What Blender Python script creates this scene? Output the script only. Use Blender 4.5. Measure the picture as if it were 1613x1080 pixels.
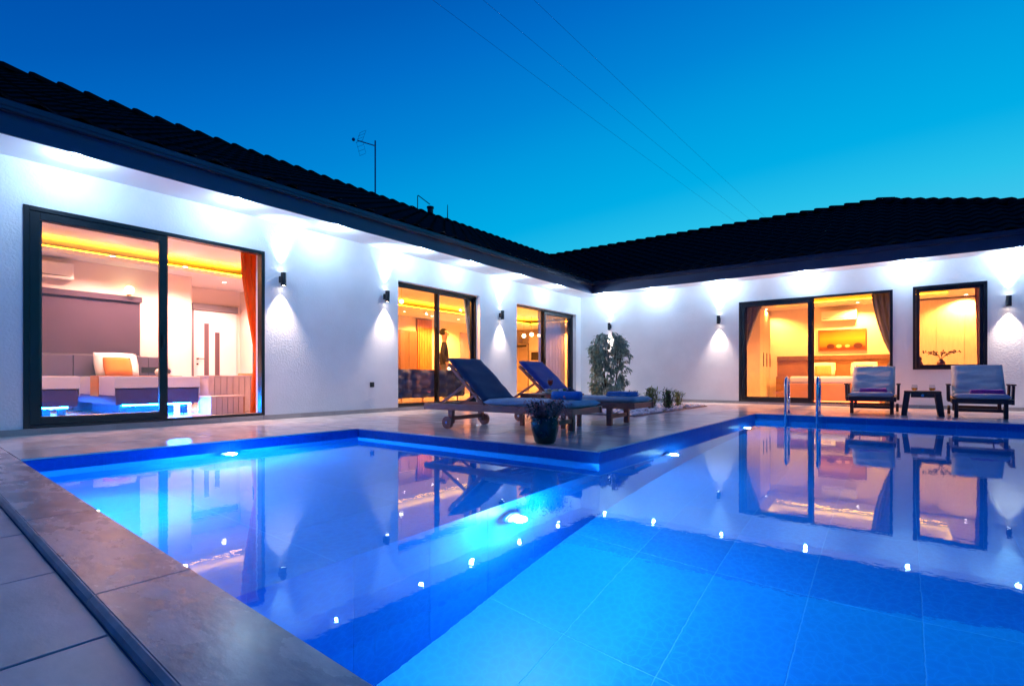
import bpy, bmesh, math, random
from mathutils import Vector, Matrix, noise
R=math.radians; PI=math.pi
random.seed(7)
sc=bpy.context.scene
for o in list(bpy.data.objects): bpy.data.objects.remove(o)
C=sc.collection
# ---------------------------------------------------------------- camera
YAW=math.atan2(614,815); CAMH=0.62
cam=bpy.data.cameras.new('camera'); co=bpy.data.objects.new('camera',cam); C.objects.link(co)
co.location=(0,0,CAMH); co.rotation_euler=(PI/2,0,YAW)
cam.sensor_width=36; cam.lens=815/1613*36; cam.shift_y=55/1613; cam.clip_start=.02; cam.clip_end=2000
sc.camera=co
# ---------------------------------------------------------------- dusk sky
w=bpy.data.worlds.new('World'); sc.world=w; w.use_nodes=True
nt=w.node_tree; nt.nodes.clear()
out=nt.nodes.new('ShaderNodeOutputWorld'); bg=nt.nodes.new('ShaderNodeBackground')
tc=nt.nodes.new('ShaderNodeTexCoord'); dp=nt.nodes.new('ShaderNodeVectorMath'); dp.operation='DOT_PRODUCT'
dp.inputs[1].default_value=(0.03,0.5,-1.2)           # brightest low over the sunset (+Y), darkest overhead
mr=nt.nodes.new('ShaderNodeMapRange'); mr.inputs[1].default_value=-1.3; mr.inputs[2].default_value=.7
cr=nt.nodes.new('ShaderNodeValToRGB'); el=cr.color_ramp.elements
def P(x): return (x+1.3)/2.0
stops=[(-1.2,(0,.030,.24)),(-.62,(0,.062,.37)),(-.45,(0,.105,.48)),(-.34,(0,.155,.59)),(-.2,(0,.235,.68)),(-.1,(0,.32,.74)),(.04,(.0,.42,.80)),(.133,(.02,.53,.83)),(.4,(.13,.66,.88))]
el[0].position=P(stops[0][0]); el[0].color=(*stops[0][1],1)
el[1].position=P(stops[-1][0]); el[1].color=(*stops[-1][1],1)
for p,c in stops[1:-1]:
    e=el.new(P(p)); e.color=(*c,1)
bg.inputs[1].default_value=1.0
nt.links.new(tc.outputs['Generated'],dp.inputs[0]); nt.links.new(dp.outputs['Value'],mr.inputs[0])
nt.links.new(mr.outputs[0],cr.inputs[0]); nt.links.new(cr.outputs[0],bg.inputs[0]); nt.links.new(bg.outputs[0],out.inputs[0])
sc.view_settings.view_transform='Standard'; sc.view_settings.look='None'; sc.view_settings.exposure=0; sc.view_settings.gamma=1
sc.cycles.use_denoising=True
sc.cycles.max_bounces=10; sc.cycles.transparent_max_bounces=12; sc.cycles.sample_clamp_indirect=6
# ---------------------------------------------------------------- materials
MATS={}
def mat(name,col,rough=.5,metal=0,var=.0,vscale=4,bump=0,bscale=60,emit=None,estr=0,col2=None,rand=0,spec=.5,coords='Object',stretch=(1,1,1),sheen=0):
    m=bpy.data.materials.new(name); m.use_nodes=True; n=m.node_tree.nodes; L=m.node_tree.links
    b=n['Principled BSDF']; b.inputs['Base Color'].default_value=(*col,1); b.inputs['Roughness'].default_value=rough
    b.inputs['Metallic'].default_value=metal; b.inputs['Specular IOR Level'].default_value=spec
    if sheen: b.inputs['Sheen Weight'].default_value=sheen
    if emit: b.inputs['Emission Color'].default_value=(*emit,1); b.inputs['Emission Strength'].default_value=estr
    if var or bump or col2:
        t=n.new('ShaderNodeTexCoord'); mp=n.new('ShaderNodeMapping'); mp.inputs['Scale'].default_value=stretch
        L.new(t.outputs[coords],mp.inputs[0])
        if rand:
            oi=n.new('ShaderNodeObjectInfo'); ml=n.new('ShaderNodeMath'); ml.operation='MULTIPLY'; ml.inputs[1].default_value=37
            L.new(oi.outputs['Random'],ml.inputs[0]); cb=n.new('ShaderNodeCombineXYZ')
            for k in range(3): L.new(ml.outputs[0],cb.inputs[k])
            L.new(cb.outputs[0],mp.inputs[1])
    if var or col2:
        nz=n.new('ShaderNodeTexNoise'); nz.inputs['Scale'].default_value=vscale; nz.inputs['Detail'].default_value=6; nz.inputs['Roughness'].default_value=.62
        L.new(mp.outputs[0],nz.inputs[0])
        rp=n.new('ShaderNodeValToRGB'); rp.color_ramp.elements[0].position=.32; rp.color_ramp.elements[1].position=.68
        c2=col2 or tuple(min(1,c*(1+var)) for c in col); c1=col if col2 else tuple(c*(1-var) for c in col)
        rp.color_ramp.elements[0].color=(*c1,1); rp.color_ramp.elements[1].color=(*c2,1)
        L.new(nz.outputs[0],rp.inputs[0])
        src=rp.outputs[0]
        if rand:
            hs=n.new('ShaderNodeHueSaturation'); mr=n.new('ShaderNodeMapRange'); mr.inputs[3].default_value=1-rand; mr.inputs[4].default_value=1+rand
            L.new(oi.outputs['Random'],mr.inputs[0]); L.new(mr.outputs[0],hs.inputs['Value']); L.new(src,hs.inputs['Color']); src=hs.outputs[0]
        L.new(src,b.inputs['Base Color'])
        rr=n.new('ShaderNodeMapRange'); rr.inputs[3].default_value=max(.02,rough-.08); rr.inputs[4].default_value=min(1,rough+.10)
        L.new(nz.outputs[0],rr.inputs[0]); L.new(rr.outputs[0],b.inputs['Roughness'])
    if bump:
        n2=n.new('ShaderNodeTexNoise'); n2.inputs['Scale'].default_value=bscale; n2.inputs['Detail'].default_value=4
        L.new(mp.outputs[0],n2.inputs[0]); bp=n.new('ShaderNodeBump'); bp.inputs['Strength'].default_value=bump; bp.inputs['Distance'].default_value=.01
        L.new(n2.outputs[0],bp.inputs['Height']); L.new(bp.outputs[0],b.inputs['Normal'])
    MATS[name]=m; return m
mat('stucco',(.78,.78,.78),.9,var=.05,vscale=1.4,bump=.55,bscale=38,spec=.2)
mat('soffit_white',(.90,.90,.90),.7,spec=.3)
mat('deck_tile',(.64,.58,.57),.15,col2=(.80,.73,.71),vscale=2.2,rand=.10,bump=.04,bscale=30,stretch=(1,2.2,1),spec=.7)
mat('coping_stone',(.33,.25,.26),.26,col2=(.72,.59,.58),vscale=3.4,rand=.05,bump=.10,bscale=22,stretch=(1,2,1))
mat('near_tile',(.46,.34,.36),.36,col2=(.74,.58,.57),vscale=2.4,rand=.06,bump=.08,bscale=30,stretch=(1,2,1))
mat('coping_edge',(.50,.36,.33),.4,var=.3,vscale=9)
mat('grout',(.05,.048,.05),.9)
mat('skirting',(.34,.31,.30),.35,var=.12,vscale=3,rand=.08)
mat('anthracite',(.005,.0055,.009),.32,var=.15,vscale=5)
mat('fascia',(.02,.04,.10),.35,var=.1,vscale=3)
mat('gutter',(.03,.04,.07),.25,metal=.3)
mat('roof_tile',(.009,.0085,.011),.9,var=.35,vscale=6,rand=.25,spec=.08)
mat('roof_under',(.02,.02,.02),.9)
mat('black_metal',(.012,.012,.014),.35)
mat('chrome',(.75,.77,.8),.12,metal=1)
mat('wood_dark',(.22,.065,.04),.42,col2=(.38,.13,.08),vscale=7,stretch=(1,9,9),bump=.12,bscale=30)
mat('wood_black',(.028,.014,.013),.42,col2=(.06,.03,.024),vscale=7,stretch=(9,1,9),bump=.1,bscale=30)
mat('cushion_grey',(.36,.42,.48),.85,var=.06,vscale=12,bump=.25,bscale=220,sheen=.3)
mat('cushion_navy',(.045,.045,.10),.85,var=.1,vscale=12,bump=.25,bscale=220,sheen=.3)
mat('cushion_blue',(.05,.06,.30),.85,var=.1,vscale=12,bump=.25,bscale=220,sheen=.3)
mat('towel_blue',(.01,.20,.62),.95,var=.12,vscale=60,bump=.6,bscale=240,sheen=.4)
mat('towel_purple',(.30,.03,.42),.95,var=.15,vscale=60,bump=.6,bscale=240,sheen=.4)
mat('rattan_black',(.02,.02,.026),.5,bump=.5,bscale=180)
mat('pot_glaze',(.003,.016,.014),.25,var=.35,vscale=5,spec=.35)
mat('leaf_ficus',(.15,.26,.18),.3,col2=(.42,.52,.38),vscale=3)
mat('leaf_young',(.14,.19,.03),.5,col2=(.36,.36,.08),vscale=8)
mat('leaf_green',(.05,.13,.04),.5,col2=(.14,.24,.06),vscale=8)
mat('leaf_red',(.34,.08,.09),.55,col2=(.50,.20,.16),vscale=9)
mat('bark',(.10,.07,.05),.9,var=.3,vscale=12)
mat('soil',(.05,.035,.025),.95,var=.3,vscale=20)
mat('pebble',(.80,.80,.80),.6,var=.15,vscale=6,bump=.1,bscale=30)
mat('ground',(.10,.095,.085),.95,var=.2,vscale=.6,bump=.2,bscale=12)
mat('plaster_warm',(.80,.69,.61),.85,var=.02,vscale=2)
mat('ceiling_white',(.82,.80,.78),.8)
mat('floor_indoor',(.62,.60,.60),.12,var=.05,vscale=2)
mat('headboard',(.075,.062,.095),.8,var=.08,vscale=20,bump=.15,bscale=150)
mat('bed_base',(.07,.06,.12),.85,var=.08,vscale=20)
mat('linen',(.78,.76,.75),.9,var=.03,vscale=9,bump=.3,bscale=14,sheen=.2)
mat('orange_cloth',(.72,.22,.02),.85,var=.08,vscale=14)
mat('curtain_orange',(.70,.19,.02),.85,var=.1,vscale=9)
mat('curtain_grey',(.22,.22,.27),.85,var=.1,vscale=9)
mat('curtain_blue',(.09,.17,.42),.85,var=.1,vscale=9)
mat('curtain_brown',(.42,.26,.17),.85,var=.12,vscale=14)
mat('blind',(.052,.036,.058),.85,var=.10,vscale=3,bump=.2,bscale=120)
mat('door_white',(.80,.76,.76),.4)
mat('door_glass_dark',(.10,.07,.085),.2)
mat('grey_trim',(.13,.13,.155),.5)
mat('wood_orange',(.42,.14,.035),.5,col2=(.58,.24,.07),vscale=5,stretch=(6,6,1))
mat('wood_pale',(.62,.52,.48),.5,col2=(.72,.62,.57),vscale=5,stretch=(6,6,1))
mat('cabinet_brown',(.14,.075,.06),.4,var=.12,vscale=4,stretch=(5,5,1))
mat('velvet_navy',(.016,.045,.15),.55,sheen=.12,var=.15,vscale=6)
mat('gold',(.8,.5,.15),.25,metal=1)
mat('steel',(.35,.30,.27),.35,metal=.6)
mat('oven_black',(.015,.012,.012),.12)
mat('mauve',(.42,.32,.42),.7,var=.06,vscale=3)
mat('ac_white',(.78,.76,.74),.4)
mat('ac_slot',(.10,.09,.09),.6)
mat('skin',(.55,.33,.24),.55)
mat('cloth_dark',(.035,.03,.045),.85)
mat('hair',(.02,.014,.01),.6)
mat('vase',(.06,.02,.016),.3)
mat('fruit',(.62,.30,.06),.5,col2=(.75,.6,.4),vscale=30)
mat('wire',(.05,.14,.34),.6)
mat('plate',(.6,.5,.4),.35)
mat('bed_orange',(.62,.30,.16),.7,var=.06,vscale=5)
mat('headpanel_brown',(.24,.12,.06),.5,var=.15,vscale=4)
mat('cushion_tan',(.42,.26,.12),.85,var=.1,vscale=20)
def emis(name,col,s):
    m=bpy.data.materials.new(name); m.use_nodes=True; n=m.node_tree.nodes; n.clear()
    o=n.new('ShaderNodeOutputMaterial'); e=n.new('ShaderNodeEmission'); e.inputs[0].default_value=(*col,1); e.inputs[1].default_value=s
    m.node_tree.links.new(e.outputs[0],o.inputs[0]); MATS[name]=m
emis('lens_cool',(.85,.93,1),40); emis('lens_warm',(1,.80,.62),30); emis('lens_pool',(.55,.9,1),25); emis('bulb',(1,.72,.38),16)
emis('led_amber',(1,.36,.010),24); emis('led_blue',(.004,.22,1),900); emis('led_red',(1,.10,.03),12)
def glassmat(name,tint,refl=1.0):
    m=bpy.data.materials.new(name); m.use_nodes=True; n=m.node_tree.nodes; L=m.node_tree.links; n.clear()
    o=n.new('ShaderNodeOutputMaterial'); mx=n.new('ShaderNodeMixShader'); t=n.new('ShaderNodeBsdfTransparent'); g=n.new('ShaderNodeBsdfGlossy'); f=n.new('ShaderNodeLayerWeight'); pw=n.new('ShaderNodeMath'); pw.operation='POWER'; pw.inputs[1].default_value=4.5; ma=n.new('ShaderNodeMath'); ma.operation='MULTIPLY_ADD'; ma.inputs[1].default_value=.42; ma.inputs[2].default_value=.018
    t.inputs[0].default_value=(*tint,1); g.inputs['Roughness'].default_value=.0; g.inputs[0].default_value=(refl,refl,refl,1); f.inputs[0].default_value=.5
    L.new(f.outputs['Facing'],pw.inputs[0]); L.new(pw.outputs[0],ma.inputs[0]); L.new(ma.outputs[0],mx.inputs[0]); L.new(t.outputs[0],mx.inputs[1]); L.new(g.outputs[0],mx.inputs[2]); L.new(mx.outputs[0],o.inputs[0]); MATS[name]=m
glassmat('pane',(.93,.93,.93)); glassmat('glass_thin',(.92,.95,.95))
def liquid(name,col):
    m=mat(name,col,.05); m.node_tree.nodes['Principled BSDF'].inputs['Transmission Weight'].default_value=.5
liquid('wine',(.35,.01,.02)); liquid('juice',(.85,.45,.05))
def sheer():
    m=bpy.data.materials.new('sheer'); m.use_nodes=True; n=m.node_tree.nodes; L=m.node_tree.links; n.clear()
    o=n.new('ShaderNodeOutputMaterial'); mx=n.new('ShaderNodeMixShader'); t=n.new('ShaderNodeBsdfTransparent'); d=n.new('ShaderNodeBsdfDiffuse')
    d.inputs[0].default_value=(.36,.46,.85,1); mx.inputs[0].default_value=.62
    L.new(t.outputs[0],mx.inputs[1]); L.new(d.outputs[0],mx.inputs[2]); L.new(mx.outputs[0],o.inputs[0]); MATS['sheer']=m
sheer()
def cloth_tl(name,col):
    m=MATS[name]; n=m.node_tree.nodes; L=m.node_tree.links; b=n['Principled BSDF']; o=n['Material Output']; tl=n.new('ShaderNodeBsdfTranslucent'); tl.inputs[0].default_value=(*col,1); mx=n.new('ShaderNodeMixShader'); mx.inputs[0].default_value=.5
    L.new(b.outputs[0],mx.inputs[1]); L.new(tl.outputs[0],mx.inputs[2]); L.new(mx.outputs[0],o.inputs[0])
cloth_tl('curtain_orange',(.95,.30,.02)); cloth_tl('curtain_brown',(.5,.3,.2)); cloth_tl('curtain_grey',(.3,.3,.36))
def poolmat():
    m=bpy.data.materials.new('pool_tile'); m.use_nodes=True; n=m.node_tree.nodes; L=m.node_tree.links; b=n['Principled BSDF']
    b.inputs['Roughness'].default_value=.5; b.inputs['Specular IOR Level'].default_value=.1
    g=n.new('ShaderNodeNewGeometry'); mp=n.new('ShaderNodeMapping'); mp.inputs['Scale'].default_value=(7,7,7)
    nz=n.new('ShaderNodeTexNoise'); nz.inputs['Scale'].default_value=3; nz.inputs['Detail'].default_value=4
    ad=n.new('ShaderNodeMixRGB'); ad.blend_type='ADD'; ad.inputs[0].default_value=.8
    v=n.new('ShaderNodeTexVoronoi'); v.feature='DISTANCE_TO_EDGE'; v.inputs['Scale'].default_value=2.5
    L.new(g.outputs['Position'],mp.inputs[0]); L.new(mp.outputs[0],ad.inputs[1]); L.new(g.outputs['Position'],nz.inputs[0]); L.new(nz.outputs[1],ad.inputs[2]); L.new(ad.outputs[0],v.inputs['Vector'])
    r=n.new('ShaderNodeValToRGB'); e=r.color_ramp.elements
    e[0].position=0; e[0].color=(.003,.130,.485,1); e[1].position=.07; e[1].color=(.002,.112,.445,1)
    x=e.new(.40); x.color=(.002,.100,.42,1)
    L.new(v.outputs['Distance'],r.inputs[0])
    oi=n.new('ShaderNodeObjectInfo'); hs=n.new('ShaderNodeHueSaturation'); mr=n.new('ShaderNodeMapRange'); mr.inputs[3].default_value=.93; mr.inputs[4].default_value=1.07
    L.new(oi.outputs['Random'],mr.inputs[0]); L.new(mr.outputs[0],hs.inputs['Value']); L.new(r.outputs[0],hs.inputs['Color']); L.new(hs.outputs[0],b.inputs['Base Color']); MATS['pool_tile']=m
poolmat(); mat('pool_grout',(.006,.165,.52),.8)
def watermat():
    m=bpy.data.materials.new('water'); m.use_nodes=True; n=m.node_tree.nodes; L=m.node_tree.links; n.clear()
    o=n.new('ShaderNodeOutputMaterial'); mx=n.new('ShaderNodeMixShader'); rf=n.new('ShaderNodeBsdfRefraction'); gl=n.new('ShaderNodeBsdfGlossy'); fr=n.new('ShaderNodeFresnel')
    rf.inputs['Color'].default_value=(.80,.95,1,1); rf.inputs['Roughness'].default_value=0; rf.inputs['IOR'].default_value=1.333; fr.inputs[0].default_value=1.333
    gl.inputs['Color'].default_value=(.58,.86,1,1); gl.inputs['Roughness'].default_value=.012
    g=n.new('ShaderNodeNewGeometry'); n1=n.new('ShaderNodeTexNoise'); n1.inputs['Scale'].default_value=4.5; n1.inputs['Detail'].default_value=3
    n2=n.new('ShaderNodeTexNoise'); n2.inputs['Scale'].default_value=24; n2.inputs['Detail'].default_value=2
    a=n.new('ShaderNodeMath'); a.operation='MULTIPLY_ADD'; a.inputs[1].default_value=.28
    bp=n.new('ShaderNodeBump'); bp.inputs['Strength'].default_value=.020; bp.inputs['Distance'].default_value=.02
    L.new(g.outputs['Position'],n1.inputs[0]); L.new(g.outputs['Position'],n2.inputs[0]); L.new(n2.outputs[0],a.inputs[0]); L.new(n1.outputs[0],a.inputs[2]); L.new(a.outputs[0],bp.inputs['Height'])
    for k in(rf,gl,fr): L.new(bp.outputs[0],k.inputs['Normal'])
    L.new(fr.outputs[0],mx.inputs[0]); L.new(rf.outputs[0],mx.inputs[1]); L.new(gl.outputs[0],mx.inputs[2]); L.new(mx.outputs[0],o.inputs[0]); MATS['water']=m
watermat()
def paintmat():   # still-life print: amber ground, darker band below, pale round vessels
    m=bpy.data.materials.new('print'); m.use_nodes=True; n=m.node_tree.nodes; L=m.node_tree.links; b=n['Principled BSDF']; b.inputs['Roughness'].default_value=.5
    t=n.new('ShaderNodeTexCoord'); s=n.new('ShaderNodeSeparateXYZ'); L.new(t.outputs['Generated'],s.inputs[0])
    r=n.new('ShaderNodeValToRGB'); e=r.color_ramp.elements; e[0].position=0; e[0].color=(.09,.02,.004,1); e[1].position=1; e[1].color=(.20,.08,.01,1)
    for p,c in((.2,(.14,.03,.005)),(.3,(.30,.12,.01)),(.65,(.42,.22,.012))): x=e.new(p); x.color=(*c,1)
    nz=n.new('ShaderNodeTexNoise'); nz.inputs['Scale'].default_value=5; ad=n.new('ShaderNodeMath'); ad.operation='MULTIPLY_ADD'; ad.inputs[1].default_value=.14
    L.new(t.outputs['Generated'],nz.inputs[0]); L.new(nz.outputs[0],ad.inputs[0]); L.new(s.outputs['Z'],ad.inputs[2]); L.new(ad.outputs[0],r.inputs[0]); L.new(r.outputs[0],b.inputs['Base Color']); MATS['print']=m
paintmat()
# ---------------------------------------------------------------- helpers
def box(bm,x0,x1,y0,y1,z0,z1,bev=0):
    r=bmesh.ops.create_cube(bm,size=1,matrix=Matrix.Translation(((x0+x1)/2,(y0+y1)/2,(z0+z1)/2))@Matrix.Diagonal((abs(x1-x0),abs(y1-y0),abs(z1-z0),1)))
    if bev:
        es=list({e for v in r['verts'] for e in v.link_edges})
        bmesh.ops.bevel(bm,geom=es,offset=bev,segments=2,affect='EDGES',profile=.6)
    return bm
def B(*a,bev=0): return box(bmesh.new(),*a,bev=bev)
def cyl(bm,p0,p1,r0,r1=None,seg=12,caps=True):
    p0=Vector(p0);p1=Vector(p1);d=p1-p0; q=d.to_track_quat('Z','Y').to_matrix().to_4x4()
    bmesh.ops.create_cone(bm,cap_ends=caps,segments=seg,radius1=r0,radius2=r0 if r1 is None else r1,depth=d.length,matrix=Matrix.Translation((p0+p1)/2)@q); return bm
def bar(bm,p0,p1,w,h,bev=0):   # rectangular bar between two points (w across, h in the vertical plane)
    p0=Vector(p0);p1=Vector(p1);d=p1-p0; z=d.normalized(); x=Vector((0,0,1)).cross(z)
    x=Vector((1,0,0)) if x.length<1e-3 else x.normalized(); y=z.cross(x)
    M=Matrix((x,y,z)).transposed().to_4x4(); M.translation=(p0+p1)/2
    r=bmesh.ops.create_cube(bm,size=1,matrix=M@Matrix.Diagonal((w,h,d.length,1)))
    if bev: bmesh.ops.bevel(bm,geom=list({e for v in r['verts'] for e in v.link_edges}),offset=bev,segments=2,affect='EDGES')
    return bm
def lathe(bm,prof,seg=20,loc=(0,0,0)):
    rows=[]
    for r,z in prof: rows.append([bm.verts.new((loc[0]+r*math.cos(2*PI*k/seg),loc[1]+r*math.sin(2*PI*k/seg),loc[2]+z)) for k in range(seg)])
    for a,b in zip(rows,rows[1:]):
        for k in range(seg): bm.faces.new((a[k],a[(k+1)%seg],b[(k+1)%seg],b[k]))
    return bm
def tube(bm,pts,r,seg=10):
    pts=[Vector(p) for p in pts]; rows=[]
    up=Vector((1,0,0))
    for i,p in enumerate(pts):
        d=(pts[min(i+1,len(pts)-1)]-pts[max(i-1,0)]).normalized(); a=up-d*up.dot(d)
        a=(Vector((0,1,0))-d*d.y if a.length<.05 else a).normalized(); b=d.cross(a)
        rows.append([bm.verts.new(p+a*r*math.cos(2*PI*k/seg)+b*r*math.sin(2*PI*k/seg)) for k in range(seg)])
    for a,b in zip(rows,rows[1:]):
        for k in range(seg): bm.faces.new((a[k],a[(k+1)%seg],b[(k+1)%seg],b[k]))
    bm.faces.new(rows[0][::-1]); bm.faces.new(rows[-1]); return bm
def obj(name,bm,m,parent=None,local=False,smooth=False):
    if isinstance(bm,bmesh.types.BMesh):
        me=bpy.data.meshes.new(name); bmesh.ops.recalc_face_normals(bm,faces=bm.faces); bm.to_mesh(me); bm.free()
    else: me=bm
    if smooth:
        for p in me.polygons: p.use_smooth=True
    if m and not me.materials: me.materials.append(MATS[m])
    o=bpy.data.objects.new(name,me); C.objects.link(o)
    if parent:
        o.parent=parent
        if not local: o.matrix_parent_inverse=wm(parent).inverted()
    return o
def wm(o):
    M=Matrix.Translation(o.location)@o.rotation_euler.to_matrix().to_4x4()
    if o.parent: M=wm(o.parent)@o.matrix_parent_inverse@M
    return M
def tag(o,label=None,cat=None,group=None,kind=None):
    if label:o['label']=label
    if cat:o['category']=cat
    if group:o['group']=group
    if kind:o['kind']=kind
    return o
def thing(name,label,cat,loc=(0,0,0),rz=0,group=None):
    o=bpy.data.objects.new(name,None); C.objects.link(o); o.location=loc; o.rotation_euler=(0,0,rz); o.empty_display_size=.1
    return tag(o,label,cat,group)
def copy_tree(o,parent=None):
    c=o.copy(); C.objects.link(c); c.parent=parent
    for ch in [x for x in C.objects if x.parent==o]: copy_tree(ch,c)
    return c
def solid(o,t): 
    s=o.modifiers.new('s','SOLIDIFY'); s.thickness=t; return o
def light(name,kind,loc,energy,col,parent=None,rot=None,size=None,blend=.3,rad=.03):
    l=bpy.data.lights.new(name,kind); l.energy=energy; l.color=col
    if kind=='SPOT': l.spot_size=R(size); l.spot_blend=blend
    if kind!='AREA': l.shadow_soft_size=rad
    o=bpy.data.objects.new(name,l); C.objects.link(o); o.location=loc
    if rot: o.rotation_euler=rot
    if parent: o.parent=parent; o.matrix_parent_inverse=wm(parent).inverted()
    return o
def aim(o,tgt):
    o.rotation_euler=(Vector(tgt)-Vector(o.location)).to_track_quat('-Z','Y').to_euler()
XL,YR,SOF=-7.55,13.4,2.97
EX,EY=-6.87,12.85              # eave lines
WZ=-.11                        # water level
def near(x): return .89-.049*(x+5.35)   # pool's near edge, a little out of square
# ================================================================ setting
bm=bmesh.new()
xs=[-300,-5.5,-2.2,3.45,300]; ys=[-300,.40,4.1,9.95,300]
for i in range(4):
    for j in range(4):
        if (i==2 and j in(1,2)) or (i==1 and j==1): continue
        bm.faces.new([bm.verts.new(p) for p in((xs[i],ys[j],-.07),(xs[i+1],ys[j],-.07),(xs[i+1],ys[j+1],-.07),(xs[i],ys[j+1],-.07))])
bmesh.ops.remove_doubles(bm,verts=bm.verts,dist=1e-5)
tag(obj('ground',bm,'ground'),kind='structure')
# deck base + tiles
def quadslab(bm,pts,z0,z1,bev=.004):
    lo=[bm.verts.new((x,y,z0)) for x,y in pts]; hi=[bm.verts.new((x,y,z1)) for x,y in pts]
    bm.faces.new(hi); bm.faces.new(lo[::-1])
    for k in range(4): bm.faces.new((lo[k],lo[(k+1)%4],hi[(k+1)%4],hi[k]))
    es=[e for e in bm.edges if all(abs(v.co.z-z1)<1e-6 for v in e.verts)]
    if bev: bmesh.ops.bevel(bm,geom=es,offset=bev,segments=1,affect='EDGES')
    return bm
bm=bmesh.new()
for r in((-7.55,-5.36,-3,13.4),(-5.36,-2.06,3.96,13.4),(-2.06,3.6,9.81,13.4)): box(bm,r[0],r[1],r[2],r[3],-.06,-.014)
deck=tag(obj('pool_deck',bm,'grout'),kind='structure')
def tile(pts,z0,z1,m,parent,name='tile',g=.0025):
    cx=sum(p[0] for p in pts)/4; cy=sum(p[1] for p in pts)/4
    q=[(p[0]+(g if p[0]<cx else -g)-cx,p[1]+(g if p[1]<cy else -g)-cy) for p in pts]
    dz=random.uniform(-.0008,.0008)
    o=obj(name,quadslab(bmesh.new(),q,z0,z1,.003),m); o.location=(cx,cy,dz); o.parent=parent; return o
def tiles(x0,x1,y0,y1,tx,ty,z0=-.013,z1=0,m='deck_tile',parent=deck,yb=None):
    nx=max(1,round((x1-x0)/tx)); ny=max(1,round((y1-y0)/ty))
    for i in range(nx):
        for j in range(ny):
            a,b=x0+(x1-x0)*i/nx,x0+(x1-x0)*(i+1)/nx; c,d=y0+(y1-y0)*j/ny,y0+(y1-y0)*(j+1)/ny
            if yb and j==0: tile([(a,yb(a)),(b,yb(b)),(b,d),(a,d)],z0,z1,m,parent)
            else: tile([(a,c),(b,c),(b,d),(a,d)],z0,z1,m,parent)
BX0,BX1,BY0,BY1=-6.3,-3.4,7.75,11.6     # planting bed cut-out
tiles(-7.54,-5.35,1.0,3.95,.73,1.2,yb=near)
tiles(-7.54,-2.05,3.95,BY0,.785,1.27); tiles(-7.54,BX0,BY0,BY1,.62,1.28); tiles(BX1,-2.05,BY0,BY1,.675,1.28); tiles(-7.54,-2.05,BY1,13.39,.785,.9)
tiles(-2.05,3.6,9.8,13.39,.706,1.2)
# near side: coping slabs along the skewed edge, lower paving behind them
outer=lambda x: near(x)-.255
x=-7.55
edges=[-7.55,-6.65,-5.45,-4.25,-3.05,-1.85,-.65,.55,1.75,2.95,3.6]
for a,b in zip(edges,edges[1:]):
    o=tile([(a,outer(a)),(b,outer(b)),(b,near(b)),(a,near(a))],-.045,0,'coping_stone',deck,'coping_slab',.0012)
    bm=bmesh.new(); tube(bm,[(a+.002,outer(a)+.006,-.024),(b-.002,outer(b)+.006,-.024)],.0225,10)
    obj('coping_edge_trim',bm,'coping_edge',deck)
paving=bmesh.new(); box(paving,-9,6,-3.2,.2,-.068,-.05); paving=tag(obj('near_paving',paving,'grout'),kind='structure')
for k in range(-4,10):
    a=-1.615-.667*k; b=a+.667
    for s in(0,1):
        f0=lambda x:outer(x)-.012-1.25*(s+1); f1=lambda x:outer(x)-.012-1.25*s
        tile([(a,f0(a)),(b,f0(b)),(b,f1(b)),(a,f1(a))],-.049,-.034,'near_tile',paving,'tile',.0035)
# pool basin
ZF,ZS=-1.68,-.42
basin=bmesh.new()
def bq(p): basin.faces.new([basin.verts.new(q) for q in p])
g=.0012
bq([(-2.1,.3,ZF-g),(3.4,.3,ZF-g),(3.4,9.85,ZF-g),(-2.1,9.85,ZF-g)])
bq([(-5.4,.3,ZS-g),(-2.06,.3,ZS-g),(-2.06,4,ZS-g),(-5.4,4,ZS-g)])
def vq(x0,y0,x1,y1,z0,z1): bq([(x0,y0,z0),(x1,y1,z0),(x1,y1,z1),(x0,y0,z1)])
vq(-5.35-g,.6,-5.35-g,4,ZS-g,-.02); vq(-5.4,3.95+g,-2.05-g,3.95+g,ZS-g,-.02)
vq(-2.05-g,3.95+g,-2.05-g,9.85,ZF-g,-.02); vq(-2.05-g,.4,-2.05-g,3.95+g,ZF-g,ZS-g)
vq(-2.1,9.8+g,3.4,9.8+g,ZF-g,-.02); vq(3.3+g,.3,3.3+g,9.85,ZF-g,-.02)
vq(-5.4,near(-5.4)-g,3.4,near(3.4)-g,ZF-g,-.046)
basin=tag(obj('pool_basin',basin,'pool_grout'),kind='structure')
def floor_tiles(x0,x1,y0,y1,tx,ty,z):
    nx=round((x1-x0)/tx); ny=round((y1-y0)/ty); me=None
    for i in range(nx):
        for j in range(ny):
            dx=(x1-x0)/nx; dy=(y1-y0)/ny
            if me is None:
                o=obj('pool_tile',quadslab(bmesh.new(),[(-dx/2+.0018,-dy/2+.0018),(dx/2-.0018,-dy/2+.0018),(dx/2-.0018,dy/2-.0018),(-dx/2+.0018,dy/2-.0018)],-.015,0,.002),'pool_tile'); me=o.data
            else: o=bpy.data.objects.new('pool_tile',me); C.objects.link(o)
            o.location=(x0+dx*(i+.5),y0+dy*(j+.5),z); o.parent=basin
floor_tiles(-2.05,3.3,.4,9.8,.535,1.04,ZF); floor_tiles(-5.35,-2.05,.55,3.95,.55,.85,ZS)
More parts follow.
